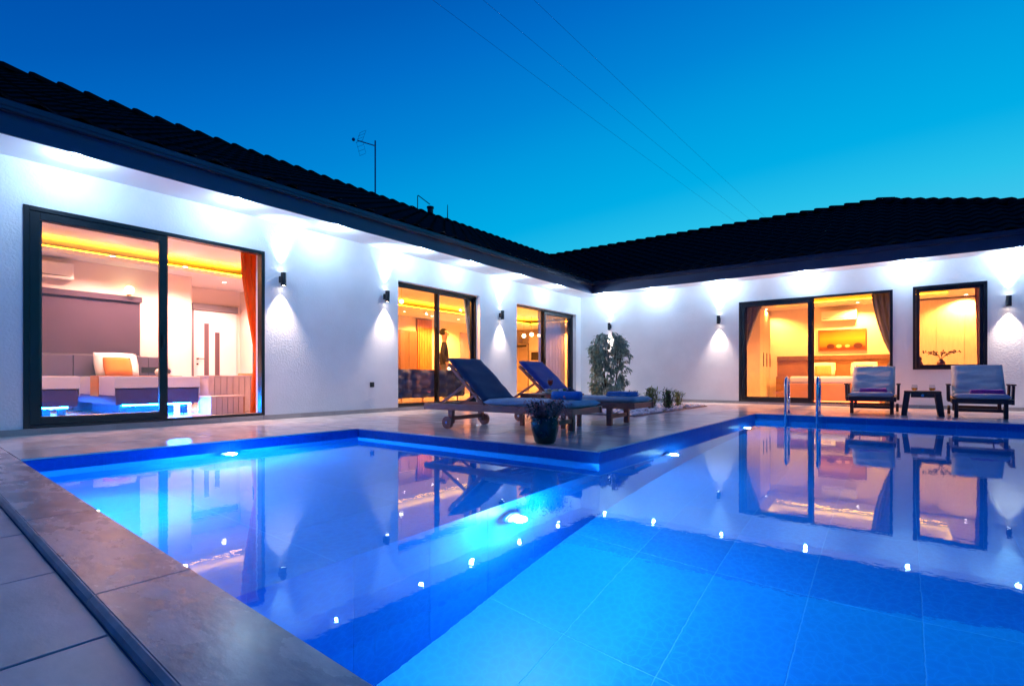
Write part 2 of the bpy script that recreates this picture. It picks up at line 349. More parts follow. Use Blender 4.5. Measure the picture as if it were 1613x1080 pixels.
def wall_tiles(p0,p1,z0,z1,n,name='pool_tile'):
    p0=Vector((*p0,0));p1=Vector((*p1,0)); d=(p1-p0)/n; ln=d.length; me=None
    ang=math.atan2(d.y,d.x)
    for k in range(n):
        if me is None:
            bm=B(-ln/2+.0018,ln/2-.0018,0,.018,z0+.0018,z1-.0018)
            o=obj(name,bm,'pool_tile'); me=o.data
        else: o=bpy.data.objects.new(name,me); C.objects.link(o)
        q=p0+d*(k+.5); o.location=(q.x,q.y,0); o.rotation_euler=(0,0,ang); o.parent=basin
wall_tiles((-5.35,.9),(-5.35,3.95),ZS,-.014,6); wall_tiles((-5.35,3.95),(-2.05,3.95),ZS,-.014,6)
wall_tiles((-2.05,3.95),(-2.05,9.8),ZF,-.014,11); wall_tiles((-2.05,.5),(-2.05,3.95),ZF,ZS,7)
wall_tiles((-2.05,9.8),(3.3,9.8),ZF,-.014,10); wall_tiles((3.3,9.8),(3.3,.5),ZF,-.014,17)
wall_tiles((3.3,near(3.3)),(-5.35,near(-5.35)),ZF,-.046,16)
bm=bmesh.new()
vs=[bm.verts.new((x,y,WZ)) for x,y in((-5.35,near(-5.35)),(3.3,near(3.3)),(3.3,9.8),(-2.05,9.8),(-2.05,3.95),(-5.35,3.95))]
bm.faces.new(vs); wtr=tag(obj('water',bm,'water'),kind='structure')
# pool lamps
def pool_lamp(loc,d,label,e,group='underwater pool lamps'):
    t=thing('pool_lamp',label,'pool lamp',loc,0,group); d=Vector(d).normalized(); L=Vector(loc)
    obj('housing',cyl(bmesh.new(),L,L+d*.02,.085,seg=24),'chrome',t); obj('lens',cyl(bmesh.new(),L+d*.02,L+d*.027,.065,seg=24),'soffit_white',t)
    light('pool_light','POINT',L+d*.075,e*1.5,(.42,.90,1),t,rad=.045)
pool_lamp((-2.03,2.68,-.72),(1,0,0),'underwater lamp glowing brightest beneath the corner of the lounger terrace',215)
pool_lamp((-2.03,5.50,-.72),(1,0,0),'underwater lamp midway along the terrace wall of the pool',46)
pool_lamp((-2.03,8.80,-.72),(1,0,0),'underwater lamp at the far corner of the pool near the ladder',46)
pool_lamp((-5.33,2.40,-.22),(1,0,0),'underwater lamp in the shallow arm below the twin bedroom window',260)
pool_lamp((-3.7,near(-3.7)+.02,-.26),(.05,1,0),'added unseen underwater lamp brightening the shallow arm from its near wall',170)  # extra lamp hidden under the coping, added to light the shelf bluer
pool_lamp((1.5,near(1.5)+.02,-.72),(.05,1,0),'underwater lamp in the near wall of the pool',45)
pool_lamp((3.28,5.2,-.72),(-1,0,0),'underwater lamp in the right wall of the pool',40)
# ================================================================ house
house=thing('villa','single storey white villa with dark tiled roof wrapping round the pool','house',(XL,YR,0))
wall=bmesh.new()
W1=(1.28,3.92,.07,2.49); W2=(6.47,8.83,.05,2.45); W3=(10.22,13.12,.05,2.45); W4=(-3.17,-.15,.05,2.46); W5=(.18,1.31,.79,2.48)
def wallrun(axis,a0,a1,ops,p0,p1):
    def bx(u0,u1,z0,z1):
        if u1-u0<1e-4 or z1-z0<1e-4: return
        if axis=='y': box(wall,p0,p1,u0,u1,z0,z1)
        else: box(wall,u0,u1,p0,p1,z0,z1)
    c=a0
    for(u0,u1,z0,z1) in ops:
        bx(c,u0,0,SOF); bx(u0,u1,0,z0); bx(u0,u1,z1,SOF); c=u1
    bx(c,a1,0,SOF)
wallrun('y',-4,13.65,[W1,W2,W3],XL-.25,XL); wallrun('x',XL,3.3,[W4,W5],YR,YR+.25)
box(wall,3.05,3.3,YR+.25,21,0,SOF); box(wall,XL-8,XL-.25,-4,-3.75,0,SOF)
obj('wall',wall,'stucco',house)
# skirting tiles
k=0; y=-3.9
while y<13.3:
    obj('skirting_tile',B(XL+.001,XL+.013,y+.0015,min(y+.6,13.385)-.0015,.0,.068),'skirting',house); y+=.6
x=XL+.015
while x<3.25:
    obj('skirting_tile',B(x+.0015,min(x+.6,3.3)-.0015,YR-.013,YR-.001,.0,.068),'skirting',house); x+=.6
# soffit, fascia, gutter
bm=bmesh.new(); box(bm,XL-.2,EX-.02,-4.4,EY-.02,SOF,SOF+.05); box(bm,EX-.02,3.85,EY-.0,YR+.2,SOF,SOF+.05); box(bm,XL-.2,EX-.02,EY-.02,YR+.2,SOF,SOF+.05); obj('soffit',bm,'soffit_white',house)
bm=bmesh.new(); box(bm,EX-.02,EX,-4.4,EY-.02,SOF-.012,3.24); box(bm,EX-.02,3.87,EY-.02,EY,SOF-.012,3.24); obj('fascia',bm,'fascia',house)
bm=bmesh.new()
def gut(x0,x1,y0,y1,z0,z1): box(bm,x0,x1,y0,y1,z0,z1,bev=.006)
gut(EX+.002,EX+.09,-4.4,EY-.022,3.165,3.20); gut(EX+.075,EX+.095,-4.4,EY-.112,3.20,3.262); gut(EX+.004,EX+.03,-4.4,EY-.03,3.205,3.255)
gut(EX+.003,3.87,EY-.11,EY-.022,3.165,3.20); gut(EX+.096,3.87,EY-.115,EY-.095,3.20,3.262)
obj('gutter',bm,'gutter',house)
# roof
SL=.485; ZE=3.27; RX,RZ=-11.5,3.27+.485*4.7; RY=17.08; RZ2=3.27+.485*(17.08-12.78); HX=-.49
roofb=bmesh.new()
def rf(*p): roofb.faces.new([roofb.verts.new(q) for q in p])
d=.03
rf((-6.8,-4.4,ZE-d),(-6.8,12.78,ZE-d),(-11.11,17.08,RZ2-d),(RX,17.47,RZ-d),(RX,-4.4,RZ-d))
rf((RX,-4.4,RZ-d),(RX,20,RZ-d),(-16.2,20,ZE-d),(-16.2,-4.4,ZE-d)); rf((RX,17.47,RZ-d),(-11.11,17.08,RZ2-d),(-7.5,21,3.6),(RX,21,RZ-d))
rf((-6.8,12.78,ZE-d),(3.81,12.78,ZE-d),(HX,RY,RZ2-d),(-11.11,RY,RZ2-d)); rf((3.81,12.78,ZE-d),(3.81,21.38,ZE-d),(HX,RY,RZ2-d)); rf((-11.11,RY,RZ2-d),(HX,RY,RZ2-d),(3.81,21.38,ZE-d),(-7.5,21.38,ZE-d))
rf((-6.8,-4.4,ZE-d),(RX,-4.4,RZ-d),(-16.2,-4.4,ZE-d))
roof=obj('roof',roofb,'roof_under',house)
TW,TE=.33,.36
def tile_mesh():
    bm=bmesh.new(); rows=[]
    for v,zb in((0,.032),(TE+.05,.004)):
        rows.append([bm.verts.new((-TW/2+TW*i/6,v,zb+.026*math.sin(2*PI*i/6+.6))) for i in range(7)])
    lip=[bm.verts.new((p.co.x,-.001,p.co.z-.026)) for p in rows[0]]
    for i in range(6):
        bm.faces.new((rows[0][i],rows[0][i+1],rows[1][i+1],rows[1][i])); bm.faces.new((lip[i],lip[i+1],rows[0][i+1],rows[0][i]))
    me=bpy.data.meshes.new('roof_tile'); bm.to_mesh(me); bm.free(); me.materials.append(MATS['roof_tile']); return me
tm=tile_mesh(); cs=1/math.hypot(1,SL); places=[]
nrow=int(4.7/cs/TE)
for r in range(nrow+1):
    s=r*TE; xx=-6.78-s*cs; zz=ZE+s*cs*SL
    y=-.6+(.0)
    while y<18.6:
        if (y<12.70+(-6.8-xx)) and xx>RX+.15:
            places.append(Matrix(((0,-cs,SL*cs,xx),(1,0,0,y),(0,SL*cs,cs,zz),(0,0,0,1))))
        y+=TW
nrow=int((RY-12.78)/cs/TE)
for r in range(nrow+1):
    s=r*TE; yy=12.76+s*cs; zz=ZE+s*cs*SL
    x=-11.2
    while x<3.8:
        if x>-6.75-(yy-12.78) and x<3.75-(yy-12.78) and yy<RY-.15:
            places.append(Matrix(((1,0,0,x),(0,cs,-SL*cs,yy),(0,SL*cs,cs,zz),(0,0,0,1))))
        x+=TW
camv=Vector((0,0,CAMH))
def infront(M):
    p=M.translation; d=-math.sin(YAW)*p.x+math.cos(YAW)*p.y; l=math.cos(YAW)*p.x+math.sin(YAW)*p.y
    return d>.5 and abs(l/d)<1.02
places.sort(key=lambda M:(not infront(M),(M.translation-camv).length))
for M in places[:300]:
    o=bpy.data.objects.new('roof_tile',tm); C.objects.link(o); o.matrix_world=M; o.parent=roof; o.matrix_parent_inverse=wm(roof).inverted()
vv=[];ff=[]; tv=[v.co.copy() for v in tm.vertices]; tf=[tuple(p.vertices) for p in tm.polygons]
for M in places[300:]:
    b0=len(vv); vv+=[M@v for v in tv]; ff+=[tuple(b0+i for i in f) for f in tf]
me=bpy.data.meshes.new('roof_tiles_far'); me.from_pydata(vv,[],ff); o=obj('roof_tiles_far',me,'roof_tile',roof); o['kind']='stuff'
def cap_mesh():
    bm=bmesh.new(); rows=[]
    for v,r in((0,.165),(.05,.175),(.42,.105)):
        rows.append([bm.verts.new((r*math.cos(PI*k/8)*1.05,v,r*math.sin(PI*k/8)*.85-.03)) for k in range(9)])
    c=bm.verts.new((0,0,-.03))
    for a,b in zip(rows,rows[1:]):
        for k in range(8): bm.faces.new((a[k],a[k+1],b[k+1],b[k]))
    for k in range(8): bm.faces.new((rows[0][k+1],rows[0][k],c))
    me=bpy.data.meshes.new('ridge_cap'); bm.to_mesh(me); bm.free(); me.materials.append(MATS['roof_tile']); return me
cm=cap_mesh()
def caps(p0,p1,step=.36):
    p0=Vector(p0);p1=Vector(p1);d=(p1-p0); n=int(d.length/step); y=d.normalized(); x=y.cross(Vector((0,0,1))).normalized(); z=x.cross(y)
    for k in range(n+1):
        M=Matrix((x,y,z)).transposed().to_4x4(); M.translation=p0+y*(k*step)
        o=bpy.data.objects.new('ridge_cap',cm); C.objects.link(o); o.matrix_world=M; o.parent=roof; o.matrix_parent_inverse=wm(roof).inverted()
caps((RX,-.5,RZ),(RX,19.0,RZ)); caps((-11.0,RY,RZ2),(HX,RY,RZ2)); caps((3.75,12.84,ZE+.03),(HX,RY,RZ2))
# windows / sliding doors : frame and sashes
def sash(parent,axis,u0,u1,z0,z1,p,wd=.085,th=.045,glass='pane'):
    bm=bmesh.new()
    def bx(a,b,c,d,t=th):
        if axis=='y': box(bm,p-t/2,p+t/2,a,b,c,d,bev=.004)
        else: box(bm,a,b,p-t/2,p+t/2,c,d,bev=.004)
    bx(u0,u0+wd,z0,z1); bx(u1-wd,u1,z0,z1); bx(u0+wd,u1-wd,z0,z0+wd); bx(u0+wd,u1-wd,z1-wd,z1)
    s=obj('sash',bm,'anthracite',parent)
    bm=bmesh.new()
    if axis=='y': box(bm,p-.004,p+.004,u0+wd-.004,u1-wd+.004,z0+wd-.004,z1-wd+.004)
    else: box(bm,u0+wd-.004,u1-wd+.004,p-.004,p+.004,z0+wd-.004,z1-wd+.004)
    obj('pane',bm,glass,s); return s
def frame(axis,op,p,fw=.05,th=.12):
    u0,u1,z0,z1=op; bm=bmesh.new()
    def bx(a,b,c,d):
        if axis=='y': box(bm,p-th/2,p+th/2,a,b,c,d,bev=.004)
        else: box(bm,a,b,p-th/2,p+th/2,c,d,bev=.004)
    bx(u0,u0+fw,z0,z1); bx(u1-fw,u1,z0,z1); bx(u0+fw,u1-fw,z0,z0+fw*.7); bx(u0+fw,u1-fw,z1-fw,z1)
    return obj('window_frame',bm,'anthracite',house)
def door(axis,op,p,mode,fw=.05):
    u0,u1,z0,z1=op; f=frame(axis,op,p,fw); m=(u0+u1)/2; s=1 if axis=='y' else -1
    a,b=z0+fw*.7+.002,z1-fw-.002
    if mode=='left2': sash(f,axis,u0+fw+.002,m+.045,a,b,p+s*.028); sash(f,axis,u0+fw+.03,m+.075,a,b,p-s*.03)
    if mode=='both': sash(f,axis,u0+fw+.002,m+.03,a,b,p+s*.028,.05); sash(f,axis,m-.03,u1-fw-.002,a,b,p-s*.03,.05)
    if mode=='right2': sash(f,axis,m-.045,u1-fw-.002,a,b,p+s*.028,.07); sash(f,axis,m-.075,u1-fw-.03,a,b,p-s*.03,.07)
    hb=bmesh.new()
    hm=m+(.0 if mode!='right2' else -.01)
    if axis=='y': box(hb,p+.052,p+.075,hm-.012,hm+.012,1.0,1.16,bev=.004)
    else: box(hb,hm-.012,hm+.012,p-.075,p-.052,1.0,1.16,bev=.004)
    obj('handle',hb,'black_metal',f)
    return f
door('y',W1,XL-.045,'left2'); door('y',W2,XL-.17,'both',.04); door('y',W3,XL-.17,'right2',.04); door('x',W4,YR+.045,'left2')
f=frame('x',W5,YR+.045,.05); sash(f,'x',W5[0]+.052,W5[1]-.052,W5[2]+.037,W5[3]-.052,YR+.045,.06)
for op in(W2,W3): obj('threshold',B(XL-.24,XL+.02,op[0]+.002,op[1]-.002,.004,.046,bev=.004),'skirting',house)
# interiors ------------------------------------------------------------
FZ=.05; CZ=2.65
def room(x0,x1,y0,y1,tray,led='led_amber',walls=''):
    obj('indoor_floor',B(x0,x1,y0,y1,FZ-.03,FZ),'floor_indoor',house)
    obj('ceiling',B(x0,x1,y0,y1,2.90,2.95),'ceiling_white',house)
    tx0,tx1,ty0,ty1=tray; bm=bmesh.new()
    box(bm,x0,x1,y0,ty0,CZ,2.72); box(bm,x0,x1,ty1,y1,CZ,2.72); box(bm,x0,tx0,ty0,ty1,CZ,2.72); box(bm,tx1,x1,ty0,ty1,CZ,2.72)
    obj('dropped_ceiling',bm,'ceiling_white',house)
    s=.04
    for q in((tx0-s-.12,tx0-s,ty0,ty1),(tx1+s,tx1+s+.12,ty0,ty1),(tx0,tx1,ty0-s-.12,ty0-s),(tx0,tx1,ty1+s,ty1+s+.12)):
        obj('cove_light',B(q[0],q[1],q[2],q[3],2.722,2.745),led,house)
    bm=bmesh.new(); t=.06
    if 'l' in walls: box(bm,x0-t,x0,y0,y1,0,2.95)
    if 'r' in walls: box(bm,x1,x1+t,y0,y1,0,2.95)
    if 'n' in walls: box(bm,x0-t,x1+t,y0-t,y0,0,2.95)
    if 'f' in walls: box(bm,x0-t,x1+t,y1,y1+t,0,2.95)
    obj('interior_wall',bm,'plaster_warm',house)
room(-12.6,-7.8,.2,5.95,(-10.9,-8.5,.9,5.2),walls='lnf')
obj('interior_wall',B(-12.595,-11.4,.205,4.43,.051,CZ-.002),'plaster_warm',house)
room(-13.1,-7.8,6.15,18.2,(-11.6,-8.6,7.0,16.6),walls='lnf')
obj('interior_wall',B(-7.8,-7.7,13.66,18.2,.0,2.95),'plaster_warm',house)
room(-3.75,2.9,13.65,17.3,(-2.9,.9,14.3,16.6),walls='lrf')
def ceil_spot(p,label,e,col=(1,.80,.62),size=150):
    t=thing('ceiling_spotlight',label,'spotlight',(p[0],p[1],CZ),0,'recessed spotlights in the rooms')
    bm=bmesh.new(); lathe(bm,[(.03,-.002),(.05,-.008),(.055,0)],18,(p[0],p[1],CZ)); obj('trim_ring',bm,'soffit_white',t)
    obj('lens',cyl(bmesh.new(),(p[0],p[1],CZ-.004),(p[0],p[1],CZ-.001),.034,seg=16),'lens_warm',t)
    light('room_light','SPOT',(p[0],p[1],CZ-.03),e*(11 if p[0]<-8 and p[1]<6 else 12),col,t,rot=(0,0,0),size=size,blend=.5,rad=.04)
PK=(1,.46,.37)
ceil_spot((-10.5,2.88),'recessed spotlight over the two single beds behind the left window pane',42,PK)
ceil_spot((-10.46,3.96),'recessed spotlight in front of the white wall pier in the twin bedroom',40,PK)
ceil_spot((-11.5,5.1),'recessed spotlight before the white door of the twin bedroom',36,PK)
ceil_spot((-8.3,2.2),'recessed spotlight just inside the big window of the twin bedroom',11,PK)
AM=(1,.35,.06)
ceil_spot((-12.15,10.66),'recessed spotlight above the brown cabinet in the living room',60,AM)
ceil_spot((-12.3,11.98),'recessed spotlight above the orange slatted panel in the living room',60,AM)
ceil_spot((-12.25,13.18),'recessed spotlight right of the slatted panel in the living room',70,AM)
ceil_spot((-8.3,8.2),'recessed spotlight over the tufted sofa by the window',40,AM)
ceil_spot((-10.2,16.9),'recessed spotlight before the kitchen units',110,AM)
ceil_spot((-3.2,16.75),'recessed spotlight above the wardrobe of the double bedroom',60,AM)
ceil_spot((-.95,16.75),'recessed spotlight above the still life picture',60,AM)
ceil_spot((1.25,16.75),'recessed spotlight seen through the small square window',60,AM)
ceil_spot((-1.6,14.0),'recessed spotlight over the foot of the double bed',80,(1,.34,.08))
# twin bedroom furniture
hb=thing('headboard_panel','long padded grey headboard panel behind the two single beds','headboard',(-11.36,2.2,FZ))
for y0,y1 in((.3,1.5),(1.505,2.55),(2.555,3.66)): obj('pad',B(-11.395,-11.33,y0,y1,.06,1.015,bev=.012),'headboard',hb)
obj('pad',B(-11.395,-11.33,3.665,3.99,.06,1.01,bev=.012),'headboard',hb); obj('socket_strip',B(-11.329,-11.318,3.55,3.85,.72,.82,bev=.003),'oven_black',hb)
for i,p in enumerate(((1.66,.82,.5),(1.90,.82,-.5))):
    bm=bmesh.new(); r=box(bm,-.03,.03,-.06,.06,-.10,.10,bev=.008); bmesh.ops.rotate(bm,verts=bm.verts,matrix=Matrix.Rotation(p[2]*1.5,3,'X')); bmesh.ops.translate(bm,verts=bm.verts,vec=(-11.27,p[0],p[1]))
    o=obj('reading_lamp',bm,'bulb'); tag(o,['left tilted glowing cube lamp on the grey headboard','right tilted glowing cube lamp on the grey headboard'][i],'lamp','glowing cube lamps on the headboard')
def pillow(bm,cx,cy,cz,wx,wy,wz):   # soft slab
    n=10; top=[];bot=[]
    for i in range(n+1):
        a=[];b=[]
        for j in range(n+1):
            u=2*i/n-1;v=2*j/n-1; h=(max(0,(1-u**4))*max(0,(1-v**4)))**.55; k=1-.05*(abs(u*v))
            a.append(bm.verts.new((cx+wx/2*u*k,cy+wy/2*v*k,cz+wz/2*h))); b.append(bm.verts.new((cx+wx/2*u*k,cy+wy/2*v*k,cz-wz/2*h)))
        top.append(a);bot.append(b)
    for i in range(n):
        for j in range(n):
            bm.faces.new((top[i][j],top[i+1][j],top[i+1][j+1],top[i][j+1])); bm.faces.new((bot[i][j],bot[i][j+1],bot[i+1][j+1],bot[i+1][j]))
    bmesh.ops.remove_doubles(bm,verts=bm.verts,dist=1e-4); return bm
def upright(bm,x,y,z,ry,rz=0):
    bmesh.ops.rotate(bm,verts=bm.verts,matrix=Matrix.Rotation(rz,3,'Z')@Matrix.Rotation(ry,3,'Y')); bmesh.ops.translate(bm,verts=bm.verts,vec=(x,y,z)); return bm
def single_bed(y0,y1,label):
    t=thing('single_bed',label,'bed',(-10.2,(y0+y1)/2,FZ),0,'single beds in the twin bedroom')
    obj('base',B(-11.32,-9.2,y0,y1,.22,.46,bev=.015),'bed_base',t)
    obj('leg',B(-9.45,-9.37,y0+.1,y0+.18,FZ+.001,.22),'black_metal',t); obj('leg',B(-9.45,-9.37,y1-.18,y1-.1,FZ+.001,.22),'black_metal',t)
    obj('plinth',B(-11.2,-9.6,y0+.22,y1-.22,FZ+.001,.218),'bed_base',t)
    obj('led_strip',B(-9.27,-9.25,y0+.10,y1-.10,.20,.218),'led_blue',t); obj('led_strip',B(-11.1,-9.62,y1-.218,y1-.20,.17,.19),'led_blue',t)
    obj('mattress',B(-11.31,-9.23,y0+.02,y1-.02,.462,.62,bev=.05),'linen',t)
    bm=B(-10.9,-9.21,y0-.005,y1+.005,.615,.645,bev=.012); obj('blanket',bm,'linen',t)
    bm=bmesh.new()
    for s in(y0-.012,y1+.012):
        for q in range(14):
            pass
    bm=B(-10.9,-9.195,y0-.018,y0-.008,.36,.64,bev=.004); box(bm,-10.9,-9.195,y1+.008,y1+.018,.36,.64,bev=.004); box(bm,-9.197,-9.187,y0-.018,y1+.018,.47,.64,bev=.004); obj('sheet_drop',bm,'linen',t,smooth=False)
    return t
single_bed(1.03,2.13,'single bed under the dark blind, cut off by the left window frame'); single_bed(2.56,3.68,'single bed with orange cushion and runner, nearer the white door')
tag(obj('pillow',upright(pillow(bmesh.new(),0,0,0,.46,.66,.18),-11.16,3.12,.86,R(68)),'linen',smooth=True),'large white pillow standing against the headboard behind the orange cushion','pillow')
tag(obj('cushion',upright(pillow(bmesh.new(),0,0,0,.36,.42,.15),-11.02,3.10,.82,R(66)),'orange_cloth',smooth=True),'square orange cushion propped on the white pillow','cushion')
tag(obj('pillow',upright(pillow(bmesh.new(),0,0,0,.44,.6,.16),-11.1,1.45,.80,R(55)),'linen',smooth=True),'white pillow leaning below the glowing cube lamps','pillow')
bm=bmesh.new(); box(bm,-10.3,-9.9,2.545,3.70,.648,.656); box(bm,-10.3,-9.9,2.532,2.542,.34,.655); tag(obj('bed_runner',bm,'orange_cloth'),'orange cloth runner hanging over the side of the single bed','runner')
bm=bmesh.new()
for k in range(26):
    a=k*.55; r=.02+.0028*k; pass
pts=[(-9.75,3.35+ (.02+.0022*k)*math.cos(k*.5),.72+(.02+.0022*k)*math.sin(k*.5)) for k in range(24)]
for a,b in zip(pts,pts[1:]):
    f=[bm.verts.new((x,p[1],p[2])) for p in(a,b) for x in(-9.9,-9.5)]; bm.faces.new((f[0],f[1],f[3],f[2]))
bmesh.ops.remove_doubles(bm,verts=bm.verts,dist=1e-4); tag(solid(obj('rolled_towel',bm,'linen'),.012),'white rolled towel lying on the single bed','towel')
t=thing('roller_blind','dark plum roller blind covering the window above the beds','blind',(-11.38,2.0,1.03)); obj('fabric',B(-11.395,-11.375,.3,3.54,1.04,2.02),'blind',t); obj('cassette',B(-11.395,-11.31,.28,3.56,2.02,2.12,bev=.01),'blind',t); obj('bottom_bar',B(-11.396,-11.37,.29,3.55,1.018,1.038),'grey_trim',t)
def aircon(x,y,z,axis,L,label):
    t=thing('air_conditioner',label,'air conditioner',(x,y,z))
    if axis=='y':
        obj('body',B(x,x+.2,y-L/2,y+L/2,z,z+.28,bev=.03),'ac_white',t); obj('outlet',B(x+.05,x+.203,y-L/2+.05,y+L/2-.05,z+.05,z+.062),'ac_slot',t)
    else:
        obj('body',B(x-L/2,x+L/2,y-.2,y,z,z+.28,bev=.03),'ac_white',t); obj('outlet',B(x-L/2+.05,x+L/2-.05,y-.203,y-.05,z+.05,z+.062),'ac_slot',t)
aircon(-11.395,2.05,2.27,'y',.98,'white wall air conditioner above the dark blind')
aircon(-1.42,17.295,2.24,'x',.85,'white wall air conditioner above the still life picture')
t=thing('globe_wall_lamp','small glowing globe lamp on the wall right of the blind','lamp',(-11.39,3.42,2.15)); bm=bmesh.new(); bmesh.ops.create_uvsphere(bm,u_segments=16,v_segments=10,radius=.075,matrix=Matrix.Translation((-11.25,3.34,2.22))); obj('globe',bm,'bulb',t,smooth=True); bm=cyl(bmesh.new(),(-11.39,3.30,2.10),(-11.25,3.33,2.12),.012); cyl(bm,(-11.25,3.33,2.115),(-11.25,3.33,2.15),.035); obj('bracket',bm,'gold',t)
t=thing('interior_door','white interior door with two narrow dark glass strips','door',(-12.55,5.38,FZ))
obj('leaf',B(-12.58,-12.54,4.92,5.84,FZ+.005,2.13,bev=.004),'door_white',t); obj('glass_strip',B(-12.539,-12.532,5.13,5.23,.55,1.85),'door_glass_dark',t); obj('glass_strip',B(-12.539,-12.532,5.36,5.46,.36,1.66),'door_glass_dark',t)
obj('transom',B(-12.597,-12.50,4.88,5.86,2.135,2.28,bev=.006),'grey_trim',t); obj('jamb',B(-12.597,-12.53,4.87,4.915,FZ+.001,2.13),'grey_trim',t)
bm=cyl(bmesh.new(),(-12.54,4.99,1.05),(-12.49,4.99,1.05),.02); bar(bm,(-12.5,4.98,1.05),(-12.5,5.11,1.05),.015,.018); cyl(bm,(-12.54,4.99,.93),(-12.52,4.99,.93),.022); obj('handle',bm,'black_metal',t)
def slatbox(t,x0,x1,y0,y1,z1,n):
    obj('carcass',B(x0,x1-.016,y0+.016,y1,FZ+.001,z1-.022),'wood_pale',t); obj('top',B(x0-.01,x1+.012,y0-.005,y1+.01,z1-.02,z1,bev=.005),'wood_pale',t)
    w=(y1-y0)/n
    for k in range(n): obj('slat',B(x1-.015,x1,y0+w*k+.004,y0+w*(k+1)-.004,FZ+.002,z1-.022,bev=.003),'wood_pale',t)
t=thing('slatted_console','pale console of vertical slats beside the orange curtain','console',(-9.0,4.1,FZ)); slatbox(t,-9.35,-8.95,3.72,4.5,.66,8)
t=thing('slatted_bench','low slatted bench block in front of the console','bench',(-8.6,3.95,FZ)); slatbox(t,-8.85,-8.45,3.55,4.05,.34,6)
obj('end_panel',B(-8.85,-8.455,4.052,4.062,FZ+.002,.318),'wood_orange',t)
t=thing('wall_mirror','tall dark mirror on the side wall behind the orange curtain','mirror',(-11.6,5.94,.9)); obj('glass',B(-11.95,-11.2,5.925,5.94,.75,1.95),'oven_black',t); obj('frame',B(-11.98,-11.17,5.941,5.948,.72,1.98),'grey_trim',t)
t=thing('vanity_shelf','small wooden vanity shelf below the dark mirror','shelf',(-11.6,5.8,.6)); obj('board',B(-12.0,-11.15,5.62,5.94,.68,.72,bev=.005),'wood_orange',t); obj('drawer',B(-11.9,-11.25,5.66,5.94,.52,.679,bev=.005),'cabinet_brown',t)
def curtain(name,label,axis,p,rows,m,waves,amp=.035,tie=None):
    # rows: list of (z, a0, a1)
    bm=bmesh.new(); n=waves*8; grid=[]
    for z,a0,a1 in rows:
        row=[]
        for i in range(n+1):
            s=i/n; a=a0+(a1-a0)*s; o=amp*math.sin(2*PI*waves*s)+amp*.3*math.sin(5*s+z*3)
            row.append(bm.verts.new((p+o,a,z) if axis=='y' else (a,p+o,z)))
        grid.append(row)
    for r,q in zip(grid,grid[1:]):
        for i in range(n): bm.faces.new((r[i],r[i+1],q[i+1],q[i]))
    t=thing(name,label,'curtain',((p,rows[0][1],FZ) if axis=='y' else (rows[0][1],p,FZ)))
    o=obj('fabric',bm,m,t,smooth=True); solid(o,.004)
    if tie:
        z,a0,a1=tie; b=B(p-.05,p+.05,a0,a1,z-.02,z+.02,bev=.006) if axis=='y' else B(a0,a1,p-.05,p+.05,z-.02,z+.02,bev=.006); obj('tie_band',b,m,t)
curtain('curtain','orange curtain gathered at the right end of the twin bedroom window','y',-8.0,[(2.6,3.78,4.3),(2.2,3.80,4.3),(1.8,3.86,4.3),(1.4,3.93,4.3),(1.0,3.99,4.28),(.9,3.99,4.27),(.6,3.95,4.3),(.07,3.93,4.3)],'curtain_orange',5)
curtain('curtain','dark blue curtain tied at the right end of the living room window','y',-8.0,[(2.6,8.74,9.5),(2.2,8.80,9.5),(1.8,8.88,9.5),(1.3,8.98,9.5),(1.0,9.06,9.48),(.6,9.04,9.5),(.07,9.0,9.5)],'curtain_blue',6)
curtain('sheer_curtain','pale sheer curtain behind the right pane of the kitchen door','y',-7.98,[(2.6,11.75,13.2),(1.3,11.8,13.2),(.07,11.8,13.2)],'sheer',9,.025)
curtain('curtain','grey curtain swept to the left side of the double bedroom door','x',YR+.42,[(2.6,-3.45,-2.66),(2.2,-3.45,-2.82),(1.8,-3.45,-2.96),(1.4,-3.45,-3.08),(1.1,-3.45,-3.16),(.07,-3.45,-3.16)],'curtain_grey',6)
curtain('curtain','grey curtain tied back at the right side of the double bedroom door','x',YR+.42,[(2.6,-.56,.1),(2.2,-.50,.1),(1.8,-.43,.1),(1.4,-.31,.1),(1.12,-.20,.09),(1.05,-.19,.08),(.85,-.27,.1),(.07,-.30,.1)],'curtain_grey',6,tie=(1.09,-.21,.1))
curtain('curtain','brown curtain at the right edge of the small square window','x',YR+.42,[(2.6,1.16,1.6),(1.5,1.19,1.6),(.9,1.2,1.6),(.3,1.2,1.6)],'curtain_brown',5)
# living room
sf=thing('tufted_sofa','navy velvet sofa with buttoned tufted back seen from behind','sofa',(-8.6,7.8,FZ))
bm=bmesh.new(); n1,n2=44,12; y0,y1,z0,z1=6.62,9.0,.2,.80; grid=[]
for i in range(n1+1):
    row=[]
    for j in range(n2+1):
        u=i/n1;v=j/n2; cxp=abs(math.sin(PI*u*9)); czp=abs(math.sin(PI*(v*3+(.5 if int(u*9)%2 else 0))))
        row.append(bm.verts.new((-8.225+.085*(cxp*czp)**.5-.04*v*v,y0+(y1-y0)*u,z0+(z1-z0)*v)))
    grid.append(row)
for i in range(n1):
    for j in range(n2): bm.faces.new((grid[i][j],grid[i+1][j],grid[i+1][j+1],grid[i][j+1]))
obj('tufted_back',bm,'velvet_navy',sf,smooth=True)
obj('back_core',B(-8.45,-8.235,6.62,9.0,.2,.80,bev=.03),'velvet_navy',sf); obj('seat',B(-9.15,-8.452,6.64,8.98,.2,.48,bev=.04),'velvet_navy',sf)
obj('armrest',B(-9.15,-8.3,6.45,6.618,.2,.66,bev=.04),'velvet_navy',sf); obj('armrest',B(-9.15,-8.3,9.002,9.17,.2,.66,bev=.04),'velvet_navy',sf)
